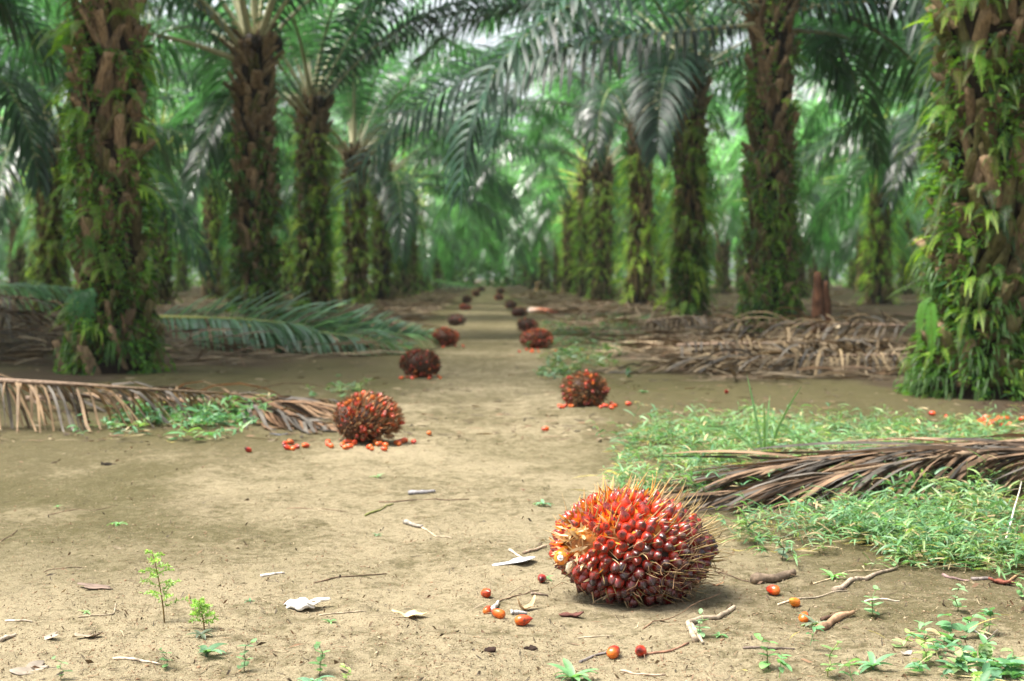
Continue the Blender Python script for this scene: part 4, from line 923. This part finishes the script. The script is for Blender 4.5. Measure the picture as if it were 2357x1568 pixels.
weed(273, 1212, 'rosette', 'small spiky-leaved green rosette farther back on the left soil', .065, 5, (.15, .31, .12))
weed(132, 1180, 'rosette', 'tiny green sprout at the far left on mossy soil', .035, 6)
weed(575, 1383, 'rosette', 'tiny dark green tuft left of the white scrap', .03, 7, (.09, .22, .10))
weed(382, 1530, 'herb', 'two-leaved green seedling left of the low broad-leaved weed at the bottom', .045, 8)
weed(197, 1412, 'rosette', 'pale tiny sprout left of the feathery seedling', .03, 9, (.2, .32, .14))
weed(562, 1535, 'herb', 'thin upright herb with round leaves near the bottom edge, right of the broad-leaved weed', .07, 10, (.16, .28, .13))
weed(735, 1545, 'herb', 'small leafy herb at the bottom edge below the white scrap', .07, 11, (.13, .26, .09))
weed(760, 1425, 'rosette', 'tiny bright leaf tuft on sand below the white scrap', .03, 12, (.16, .33, .12))
weed(800, 1556, 'herb', 'yellowish seedling at the bottom edge left of centre', .04, 13, YG)
weed(140, 1560, 'herb', 'pale seedling at the bottom left corner', .05, 14, (.22, .34, .16))
weed(870, 1100, 'rosette', 'light green weed alone in the middle of the path foreground', .055, 15, (.19, .31, .15))
weed(868, 1234, 'rosette', 'tiny greyish sprout beside the pale grey stick', .03, 16, (.18, .28, .15))
weed(1250, 1168, 'rosette', 'blue-green rounded weed left of the big bunch, far side', .06, 17, (.13, .28, .15))
weed(1255, 1334, 'rosette', 'small green weed behind the dark red loose fruit', .04, 18, (.12, .28, .11))
weed(1318, 1556, 'rosette', 'green weed with one large grey leaf at the bottom edge below the big bunch', .085, 19, (.15, .31, .13))
weed(1480, 905, 'rosette', 'green weed right of the nearest right bunch', .09, 20, (.1, .24, .12))
weed(778, 868, 'rosette', 'pale weed on dark soil left of the second left bunch', .10, 21, (.16, .28, .14))
weed(785, 915, 'rosette', 'weed just above the nearest left bunch beside the frond tips', .09, 22, (.15, .27, .13))
weed(975, 866, 'rosette', 'green leaf clump against the foot of the second left bunch', .12, 23, (.15, .30, .12))
weed(1610, 1468, 'herb', 'pale round-leaved seedling by the crook of the grey root', .06, 24, (.2, .34, .17))
weed(1655, 1470, 'rosette', 'small green tuft right of the crooked root', .035, 25)
weed(1800, 1290, 'herb', 'grey-leaved herb at the grass edge above the brown stick', .10, 26, (.16, .24, .15))
weed(2110, 1300, 'rosette', 'broad-leaved weed at the grass edge right of the brown stick', .07, 27, (.17, .34, .13))
weed(1915, 1330, 'rosette', 'spiky green seedling just right of the brown stick', .06, 28, (.18, .36, .12))
weed(1880, 1440, 'rosette', 'grey-green narrow-leaved weed beside the decayed loose fruit', .07, 29, (.20, .25, .16))
weed(2010, 1425, 'herb', 'round-leaved green herb on bare soil right of the grey-green weed', .075, 30, (.2, .36, .16))
weed(2205, 1420, 'herb', 'pale round-leaved herb at the right, left of the red-brown husk', .075, 31, (.22, .36, .18))
weed(2350, 1380, 'herb', 'green herb at the right edge below the red-brown husk', .06, 32, (.2, .38, .15))
weed(2052, 1300, 'herb', 'slim seedling at the front edge of the grass', .06, 33, (.2, .36, .16))
weed(1770, 1540, 'herb', 'leafy herb with pale stalk at the bottom right, leftmost of the corner weeds', .08, 34, (.15, .32, .10))
weed(1905, 1560, 'herb', 'large-leaved bright herb at the bottom edge right of the pale-stalked one', .08, 35, (.25, .40, .15))
weed(2010, 1545, 'rosette', 'long-leaved green weed at the bottom edge in the corner weeds', .09, 36, (.15, .33, .15))
weed(2290, 1545, 'rosette', 'big blue-green long-leaved weed in the bottom right corner', .12, 37, (.14, .30, .17))
weed(2130, 1530, 'herb', 'yellow-green herb between the two long-leaved corner weeds', .08, 38, (.26, .40, .12))
weed(720, 1568, 'rosette', 'cut-off blue-green weed at the bottom edge below the small leafy herb', .08, 39, (.17, .32, .20))
def grass_blade():
    b = G(1760, 1075); root = link('tall_grass', None, None, b); tag(root, 'tall thin grass with long arching blades standing over the low grass', 'grass tuft')
    for d, L, dr in [((-.6, -.1, 1), .55, 2.2), ((-.15, .1, 1), .42, .4), ((.3, 0, 1), .40, .8), ((-.05, -.2, 1), .3, .6), ((.1, .3, 1), .35, 1.0)]:
        q = MB(); leaves(q, [[0, 0, 0]], [d], [[0.3, -1, .2]], L, .012, dr, (.14, .27, .10), 8, .15); link('blade', q.mesh('blade', M_WEED), root)
grass_blade()

# ------------------------------------------------------------------ sticks, husks, scraps, dead leaves
gs = rng(61)
def stick(uv, r, label, col=(.30, .25, .19), name='stick', cat='stick', lift=0.0, taper=.6, wob=.15, K=9, group=None):
    P = np.array([list(G(*a)) for a in uv]); t = np.concatenate([[0], np.cumsum(np.linalg.norm(np.diff(P, axis=0), axis=1))]); q = np.linspace(0, t[-1], K)
    pts = np.stack([np.interp(q, t, P[:, k]) for k in range(3)], -1); pts[:, :2] += gs.normal(0, r * wob * 4, (K, 2)) * np.linspace(0, 1, K)[:, None] * (1 - np.linspace(0, 1, K))[:, None]
    pts[:, 2] = ground_z(pts[:, 0], pts[:, 1]) + r * .8 + lift * np.linspace(0, 1, K)
    q = MB(); rad = r * np.linspace(1, taper, K) * (1 + .16 * gs.normal(0, 1, K)).clip(.6, 1.5); tube(q, pts, rad, np.array(col) * (1 + .2 * gs.normal(0, 1, (K, 1))).clip(.5, 1.5), 7)
    b = pts[0].copy(); o = link(name, q.mesh(name, M_WOOD, True, b), None, b); tag(o, label, cat, group)
GREY = (.27, .24, .20); BRN = (.16, .11, .07); TAN = (.36, .29, .20)
stick([(931, 1206), (972, 1215)], .0085, 'thick pale grey stick on the path, left of the big bunch', GREY)
stick([(972, 1215), (1000, 1232), (1040, 1242)], .003, 'thin bent twig trailing from the thick pale grey stick', TAN, 'twig', 'twig')
stick([(940, 1143), (1002, 1144)], .009, 'flat grey stick farther up the path', (.2, .19, .19))
stick([(872, 1160), (1000, 1153), (1080, 1155)], .003, 'long thin straw twig just below the flat grey stick', BRN, 'twig', 'twig')
stick([(840, 1192), (905, 1166)], .004, 'greenish mossy twig on a red-brown stain', (.16, .17, .05), 'twig', 'twig')
stick([(722, 1337), (800, 1325), (890, 1313)], .0022, 'straight dark twig above and right of the white scrap', BRN, 'twig', 'twig')
stick([(735, 1412), (845, 1404)], .002, 'thin pale straw lying below the white scrap', TAN, 'straw', 'straw')
stick([(260, 1521), (372, 1528)], .0035, 'pale straight straw near the bottom left', (.40, .33, .25), 'straw', 'straw')
stick([(12, 1425), (75, 1428)], .003, 'short pale straw at the left edge', (.40, .33, .25), 'straw', 'straw')
stick([(0, 1476), (36, 1462)], .005, 'pale dry stalk at the left edge, lower one', (.40, .33, .25), 'straw', 'straw')
stick([(100, 1320), (195, 1308)], .0016, 'thin dark twig left of the feathery seedling', BRN, 'twig', 'twig')
stick([(180, 1420), (262, 1412), (266, 1385)], .0022, 'broken pale straw bent upward left of the feathery seedling', TAN, 'straw', 'straw')
stick([(0, 1246), (40, 1228)], .0022, 'dark twig at the left edge above the straws', BRN, 'twig', 'twig')
stick([(110, 1190), (270, 1168)], .002, 'long dark twig beside the tiny far-left sprout', BRN, 'twig', 'twig')
stick([(600, 1320), (655, 1316)], .004, 'short white-grey twig up left of the white scrap', (.55, .5, .45), 'twig', 'twig')
stick([(435, 1368), (436, 1412)], .0022, 'dry upright brown stalk between the two feathery seedlings', (.25, .15, .07), 'twig', 'twig', .035)
stick([(1600, 1480), (1583, 1440), (1600, 1428), (1650, 1418), (1690, 1398)], .0078, 'long crooked grey-brown root below the big bunch at the right', (.34, .27, .19), 'root', 'root', 0, .8, .08, 16)
stick([(1590, 1440), (1618, 1486)], .006, 'lower arm of the crooked root running toward the bottom edge', (.32, .26, .19), 'root', 'root')
stick([(1732, 1340), (1830, 1332)], .0150, 'thick rotten dark brown stick right of the big bunch', (.13, .095, .065), 'stick', 'stick', 0, .75)
stick([(1476, 1503), (1540, 1497), (1585, 1482)], .0032, 'thin reddish twig running right from the torn loose fruit', (.26, .14, .09), 'twig', 'twig')
stick([(1130, 1414), (1147, 1388)], .0075, 'stubby pale grey twig between two loose fruits', (.45, .41, .36), 'twig', 'twig')
stick([(1176, 1415), (1213, 1413)], .0062, 'stubby grey twig left of the glossy orange loose fruit', (.36, .33, .31), 'twig', 'twig')
stick([(1145, 1386), (1185, 1366), (1240, 1358)], .0026, 'thin arched brown twig reaching toward the big bunch', (.24, .17, .11), 'twig', 'twig')
stick([(1222, 1366), (1262, 1366)], .0042, 'short dark twig right of the arched twig', (.2, .15, .11), 'twig', 'twig')
stick([(1205, 1278), (1258, 1264)], .0052, 'brown flat twig above the white strip', (.32, .23, .16), 'twig', 'twig')
stick([(1172, 1272), (1212, 1295)], .004, 'pale forked twig crossing the white strip', (.42, .35, .28), 'twig', 'twig')
stick([(1335, 1512), (1365, 1499), (1405, 1494)], .0035, 'kinked dark grey twig below the big bunch, left of the purple-tipped fruit', (.15, .13, .12), 'twig', 'twig')
stick([(1428, 1538), (1530, 1545)], .003, 'straight tan twig near the bottom edge below the torn fruit', (.42, .31, .22), 'twig', 'twig')
stick([(1330, 1461), (1410, 1458)], .002, 'thin pale straw in front of the big bunch', TAN, 'straw', 'straw')
stick([(1480, 1445), (1610, 1395), (1660, 1380)], .0018, 'long thin dark twig pressed against the front of the big bunch', (.16, .1, .06), 'twig', 'twig', .02)
stick([(1885, 1452), (1965, 1420)], .011, 'splintered orange-brown bark strip right of the decayed loose fruit', (.36, .22, .13), 'bark_strip', 'bark strip', 0, .5)
stick([(1890, 1430), (1950, 1424)], .006, 'dark fibrous twig above the splintered bark strip', (.1, .06, .04), 'twig', 'twig')
stick([(1920, 1365), (1985, 1335), (2065, 1305)], .007, 'long grey dry leaflet stem slanting up toward the grass', (.32, .25, .18), 'dry_stalk', 'dry stalk', 0, .5)
stick([(1870, 1350), (1960, 1312), (2080, 1300)], .0022, 'thin pale vine stem above the slanting dry stem', (.45, .36, .22), 'vine_stem', 'vine stem')
stick([(1790, 1390), (1880, 1375), (1950, 1362)], .0028, 'pale rough twig right of the broken yellow fruit', (.42, .34, .24), 'twig', 'twig')
stick([(2235, 1330), (2285, 1336)], .0065, 'short dark stick left of the red-brown husk', (.12, .10, .09))
stick([(2170, 1322), (2230, 1340)], .004, 'slanting purple-brown twig left of the short dark stick', (.18, .12, .11), 'twig', 'twig')
stick([(2300, 1345), (2357, 1312), (2400, 1295)], .004, 'long orange-brown stem over the red-brown husk at the right edge', (.40, .24, .13), 'dry_stalk', 'dry stalk')
stick([(2060, 1475), (2160, 1485)], .0024, 'brown twig in the lower right bare soil', (.25, .17, .11), 'twig', 'twig')
stick([(1710, 1497), (1830, 1499)], .003, 'long dark flat twig in the lower right above the corner weeds', (.13, .10, .08), 'twig', 'twig')
stick([(1745, 1340), (1650, 1320)], .002, 'thin dark stem running from the big bunch to the rotten stick', (.13, .09, .06), 'twig', 'twig')
stick([(2255, 1520), (2400, 1530)], .007, 'green fleshy stem lying in the bottom right corner', (.14, .28, .07), 'green_stalk', 'stalk')
stick([(1990, 1395), (2070, 1390)], .0028, 'white-flecked twig above the round-leaved green herb', (.5, .43, .33), 'twig', 'twig')
stick([(660, 1170), (800, 1180)], .002, 'thin curved twig on the mossy patch at mid left', BRN, 'twig', 'twig')
stick([(1090, 1400), (1210, 1345)], .0012, 'hair-thin straw left of the big bunch fruits', TAN, 'straw', 'straw')
stick([(2300, 1290), (2350, 1190)], .003, 'white dry stalk leaning in the grass at the right edge', (.6, .55, .45), 'straw', 'straw', .12)

def flake(u, v, size, label, col, name, cat, seed, lift=.25, thick=.002, aspect=.6, rot=0.0, curl=.5, mat=None, jag=.25):
    """a curled flake with thickness: dead leaf, husk or scrap"""
    g = rng(seed); b = G(u, v); nu, nv = 12, 8; a = np.linspace(0, 2 * math.pi, 28, endpoint=False)
    edge = 1 + jag * (vnoise(np.cos(a) * 1.9 + seed, np.sin(a) * 1.9 + 7, seed) - .5) * 2
    rings = np.linspace(0.02, 1, 7); V = []; 
    for s in rings:
        x = np.cos(a) * edge * s; y = np.sin(a) * edge * s * aspect
        z = lift * (curl * x * x + .5 * y * y + .35 * (fbm(x * 2.2 + seed, y * 2.2 + 3, seed) - .5) + .12 * np.sin(5 * x + seed))
        V.append(np.stack([x, y, z], -1))
    V = np.array(V) * size; V[..., 2] -= V[..., 2].min() - .002; n = 28
    top = V.reshape(-1, 3); bot = top - [0, 0, thick]; VV = np.vstack([top, bot]); k = len(top)
    i = np.arange(6)[:, None] * n; j = np.arange(n)[None]; j2 = (j + 1) % n
    F = np.stack([i + j, i + n + j, i + n + j2, i + j2], -1).reshape(-1, 4); F2 = F[:, ::-1] + k
    e = 6 * n; rim = np.stack([e + j[0], e + k + j[0], e + k + j2[0], e + j2[0]], -1)
    c = np.array(col) * (1 + .25 * (fbm(VV[:, :1] * 90, VV[:, 1:2] * 90, seed) - .5) * 2)
    q = MB(); q.add(VV, np.vstack([F, F2, rim]), c); o = link(name, q.mesh(name, mat or M_DRY), None, (b.x, b.y, b.z + .001), (g.normal(0, .1), g.normal(0, .1), rot)); tag(o, label, cat); return o
def white_scrap():
    b = G(692, 1392); root = link('white_scrap', None, None, (b.x, b.y, b.z)); tag(root, 'crumpled white scrap like a folded petal on bare soil at lower left centre', 'scrap')
    q = MB(); blob(q, (0, 0, .010), (.046, .034, .012), (.66, .63, .58), 28, 16, .38, 5); V = q.V[0]
    V[:, 2] = np.maximum(V[:, 2] + .5 * np.clip(-V[:, 0] - .01, 0, 1) * -.35, .001); V[:, 2] += .004 * np.sin(V[:, 0] * 150 + V[:, 1] * 60); V[:, 2] = np.maximum(V[:, 2], .0)
    link('shell', q.mesh('shell', M_PAPER), root, (0, 0, 0), (0, 0, -.12))
    q = MB(); blob(q, (.052, .012, .010), (.026, .014, .005), (.55, .49, .40), 18, 10, .4, 8); link('torn_flap', q.mesh('torn_flap', M_PAPER), root, (0, .008, .004), (0, 0, .2))
M_PAPER = mat_solid('bleached_scrap', .6, 45, .22, .5, .004, None, .3)
white_scrap()
flake(1180, 1300, .088, 'flat ragged white strip lying on soil left of the big bunch', (.50, .50, .50), 'white_strip', 'scrap', 5, .02, .002, .55, 0, .0, M_PAPER, .55)
flake(1210, 1399, .024, 'curled tan dead leaf with a pointed tip among the loose fruits', (.46, .32, .18), 'dead_leaf', 'dead leaf', 7, 1.1, .0012, .6, .5, 1.0)
flake(1312, 1416, .030, 'crumbling dark red-brown husk before the big bunch', (.10, .04, .03), 'husk', 'husk', 9, .45, .004, .5, .3, .4, M_WOOD, .5)
flake(215, 1358, .042, 'pinkish torn dry leaf on soil left of the feathery seedling', (.28, .20, .155), 'dead_leaf', 'dead leaf', 11, .2, .001, .5, .2, .3, None, .6)
flake(107, 1464, .036, 'bleached papery leaf shred near the left edge', (.26, .21, .16), 'dead_leaf', 'dead leaf', 13, .12, .001, .35, .1, .5, None, .7)
flake(200, 1468, .034, 'white and brown curled leaf shreds right of the papery one', (.28, .22, .16), 'dead_leaf', 'dead leaf', 15, .3, .001, .4, -.5, .7, None, .7)
flake(72, 1535, .042, 'pale crumpled dead leaf at the bottom left corner', (.24, .20, .155), 'dead_leaf', 'dead leaf', 17, .2, .001, .6, 1.1, .3, None, .6)
flake(2305, 1342, .034, 'fibrous red-brown husk at the right edge', (.17, .055, .035), 'husk', 'husk', 19, .5, .006, .6, .2, .4, M_WOOD, .4)
flake(253, 1070, .032, 'small black clod on the darker soil at the left', (.02, .016, .012), 'clod', 'clod', 21, .6, .02, .6, .2, .2, M_CRUMB, .3)
flake(1128, 1503, .014, 'tiny dark husk crumb at the bottom, left of the purple-tipped fruit', (.03, .018, .014), 'husk', 'husk', 23, .6, .008, .7, .2, .2, M_CRUMB, .4)
flake(1223, 1487, .013, 'small black husk left of the kinked grey twig', (.03, .02, .015), 'husk', 'husk', 24, .6, .008, .7, .2, .2, M_CRUMB, .4)
flake(945, 1416, .036, 'dried yellow lichen-like tuft on the sand between scrap and fruits', (.58, .45, .24), 'dry_tuft', 'dry tuft', 25, .6, .001, .7, .2, .4, None, .9)
flake(1655, 1348, .014, 'small orange-brown leaf bit', (.40, .2, .1), 'dead_leaf', 'dead leaf', 26, .5, .001, .5, .2, .4)
for o in [x for x in COL.objects if x.get('label') == 'small orange-brown leaf bit']: o['label'] = 'small orange-brown leaf bit just right of the big bunch'
flake(2085, 1505, .018, 'grey dead leaf curl in the lower right bare soil', (.4, .34, .28), 'dead_leaf', 'dead leaf', 27, .9, .001, .5, .7, .7)
flake(2262, 1475, .036, 'whitish narrow dead leaf leaning by the bottom right weeds', (.62, .55, .48), 'dead_leaf', 'dead leaf', 28, 1.1, .001, .22, -1.0, .5)
flake(640, 1003, .05, 'grey-blue scrap of leaf left of the nearest left bunch', (.12, .13, .16), 'dead_leaf', 'dead leaf', 29, .3, .002, .4, .1, .3)
flake(1582, 858, .07, 'pale dead leaf standing before the right-hand frond pile', (.62, .48, .3), 'dead_leaf', 'dead leaf', 30, 1.2, .002, .4, 1.2, .8)
flake(1925, 800, .09, 'cream coloured leaf chip resting on the right-hand frond pile', (.75, .62, .42), 'dead_leaf', 'dead leaf', 33, .8, .004, .5, 1.0, .5)
bpy.data.objects[COL.objects[-1].name].location.z += .20
flake(1440, 1290, .012, 'small white chip beside the big bunch', (.7, .66, .6), 'chip', 'chip', 34)

# soil crumbs and fine debris over the foreground
def crumbs():
    g = rng(71); mb = MB(); n = 62000
    v = 690 + 930 * g.random(n) ** .8; v = np.where(v < 980, 980 + 600 * g.random(n), v); u = g.uniform(-60, 2420, n)
    P = np.array([tuple(G(a, b)) for a, b in zip(u, v)])
    k = fbm(P[:, 0] * 3, P[:, 1] * 3, 61) + .35 * g.random(n) > .52; P = P[k]; n = len(P)
    s = np.clip(g.lognormal(-6.75, .45, n), .0005, .0045)
    o = np.array([[1, 0, 0], [0, 1, 0], [-1, 0, 0], [0, -1, 0], [0, 0, .8], [0, 0, -.6]])
    # cuboids with jitter
    cu = np.array([[-1, -1, -1], [1, -1, -1], [1, 1, -1], [-1, 1, -1], [-.7, -.7, .7], [.7, -.7, .7], [.7, .7, .7], [-.7, .7, .7]]) * .7
    a = g.uniform(0, 6.283, n); ca, sa = np.cos(a), np.sin(a)
    V = cu[None] * g.uniform(.6, 1.4, (n, 8, 1)) * np.stack([g.uniform(.7, 1.6, n), g.uniform(.7, 1.2, n), g.uniform(.5, 1, n)], -1)[:, None]
    X = V[..., 0] * ca[:, None] - V[..., 1] * sa[:, None]; Y = V[..., 0] * sa[:, None] + V[..., 1] * ca[:, None]
    V = np.stack([X, Y, V[..., 2]], -1) * s[:, None, None] + P[:, None] + np.array([0, 0, .3])[None, None] * s[:, None, None]
    F = np.array([[0, 3, 2, 1], [4, 5, 6, 7], [0, 1, 5, 4], [1, 2, 6, 5], [2, 3, 7, 6], [3, 0, 4, 7]])
    pal = np.array([[.17, .125, .07], [.25, .19, .115], [.12, .09, .05], [.30, .23, .15], [.22, .135, .08]]); c = pal[g.integers(0, 5, n)] * g.uniform(.7, 1.2, (n, 1))
    mb.add(V.reshape(-1, 3), (F[None] + (np.arange(n) * 8)[:, None, None]).reshape(-1, 4), np.repeat(c, 8, 0))
    tag(link('soil_crumbs', mb.mesh('soil_crumbs', M_CRUMB, False)), 'fine soil crumbs strewn over the bare foreground', 'soil crumbs', kind='stuff')
    mb = MB(); n = 7000; u = g.uniform(-60, 2420, n); v = 950 + 640 * g.random(n)
    P = np.array([tuple(G(a, b)) for a, b in zip(u, v)]); P[:, 2] += .0025; a = g.uniform(0, 6.283, n)
    pal = np.array([[.30, .24, .15], [.12, .085, .05], [.06, .045, .03], [.20, .12, .07], [.10, .07, .04]])
    leaves(mb, P, np.stack([np.cos(a), np.sin(a), 0 * a + .03], -1), np.array([0, 0, 1.]) + .2 * g.normal(0, 1, (n, 3)), np.clip(g.lognormal(-4.35, .6, n), .004, .08), g.uniform(.0010, .0030, n), .1, pal[g.integers(0, 5, n)] * g.uniform(.7, 1.2, (n, 1)), 3, prof=np.array([.7, 1, .9, .4]))
    n = 2400; u = g.uniform(-60, 2420, n); v = 790 + 230 * g.random(n); P = np.array([tuple(G(a_, b_)) for a_, b_ in zip(u, v)]); P[:, 2] += .004; a = g.uniform(0, 6.283, n)
    leaves(mb, P, np.stack([np.cos(a), np.sin(a), 0 * a + .05], -1), np.array([0, 0, 1.]) + .3 * g.normal(0, 1, (n, 3)), g.uniform(.02, .13, n), g.uniform(.005, .018, n), .1, pal[g.integers(0, 5, n)] * g.uniform(.7, 1.2, (n, 1)), 3)
    mb.clamp(.0015)
    tag(link('plant_debris', mb.mesh('plant_debris', M_DRY)), 'fine straw and fibre bits strewn over the bare soil', 'plant debris', kind='stuff')
crumbs()

# ------------------------------------------------------------------ stumps and the cut stalk down the path
def stump(u, v, h, wd, label, col, seed, split=True):
    g = rng(seed); b = G(u, v); root = link('tree_stump', None, None, (b.x, b.y, gz(b.x, b.y))); tag(root, label, 'stump')
    for k, (dx, hh, rr) in enumerate([(-wd * .22, h, wd * .30), (wd * .24, h * .86, wd * .22)] if split else [(0, h, wd * .45)]):
        z = np.linspace(-.05, hh, 12); q = MB(); t = np.clip(z / hh, 0, 1)
        tube(q, np.stack([dx + .06 * wd * np.sin(t * 3 + k), 0 * z, z], -1), rr * (1.15 - .25 * t - (.45 * t ** 4 if split else 0)) * (1 + .08 * g.normal(0, 1, 12)), np.array(col) * (1 + .2 * g.normal(0, 1, (12, 1))).clip(.6, 1.4), 11, .8, True, (0, 1, 0))
        link('shard' if split else 'trunk', q.mesh('shard' if split else 'trunk', M_BARK), root)
stump(1890, 790, .85, .26, 'red-brown split stump standing behind the right-hand frond pile', (.095, .045, .025), 81)
stump(1238, 675, .55, .40, 'short mossy stump far off beside the right edge of the path', (.16, .11, .05), 82, False)
def cut_stalk():
    b = G(1228, 722); root = link('cut_stalk', None, None, b); tag(root, 'reddish white cut bunch stalk lying right of the fruit line far down the path', 'bunch stalk')
    q = MB(); tube(q, [(-.1, 0, .06), (.15, 0, .07), (.4, .05, .05), (.6, .05, .03)], [.08, .07, .05, .02], [(.75, .6, .5), (.6, .25, .15), (.5, .12, .07), (.4, .1, .06)], 8); link('stalk', q.mesh('stalk', M_WOOD), root)
    q = MB(); blob(q, (-.12, 0, .06), (.03, .06, .06), (.85, .75, .65), 10, 6, .1, 3); link('cut_face', q.mesh('cut_face', M_WOOD), root)
cut_stalk()

# ------------------------------------------------------------------ the damp air between the rows
def haze():
    m = bpy.data.materials.new('haze'); m.use_nodes = True; t = m.node_tree; t.nodes.clear()
    o = t.nodes.new('ShaderNodeOutputMaterial'); v = t.nodes.new('ShaderNodeVolumePrincipled')
    v.inputs['Color'].default_value = (.86, .95, .97, 1); v.inputs['Density'].default_value = HAZE; v.inputs['Anisotropy'].default_value = .2
    t.links.new(v.outputs[0], o.inputs['Volume'])
    X0, X1, Y0, Y1, Z0, Z1 = -750, 750, -70, 950, -1.6, 13
    me = bpy.data.meshes.new('haze')
    me.from_pydata([(x, y, z) for z in (Z0, Z1) for y in (Y0, Y1) for x in (X0, X1)], [], [(0, 2, 3, 1), (4, 5, 7, 6), (0, 1, 5, 4), (2, 6, 7, 3), (0, 4, 6, 2), (1, 3, 7, 5)])
    me.materials.append(m); tag(link('haze', me), 'faint damp haze between the palm rows', 'haze', kind='stuff')
HAZE = .0004
haze()
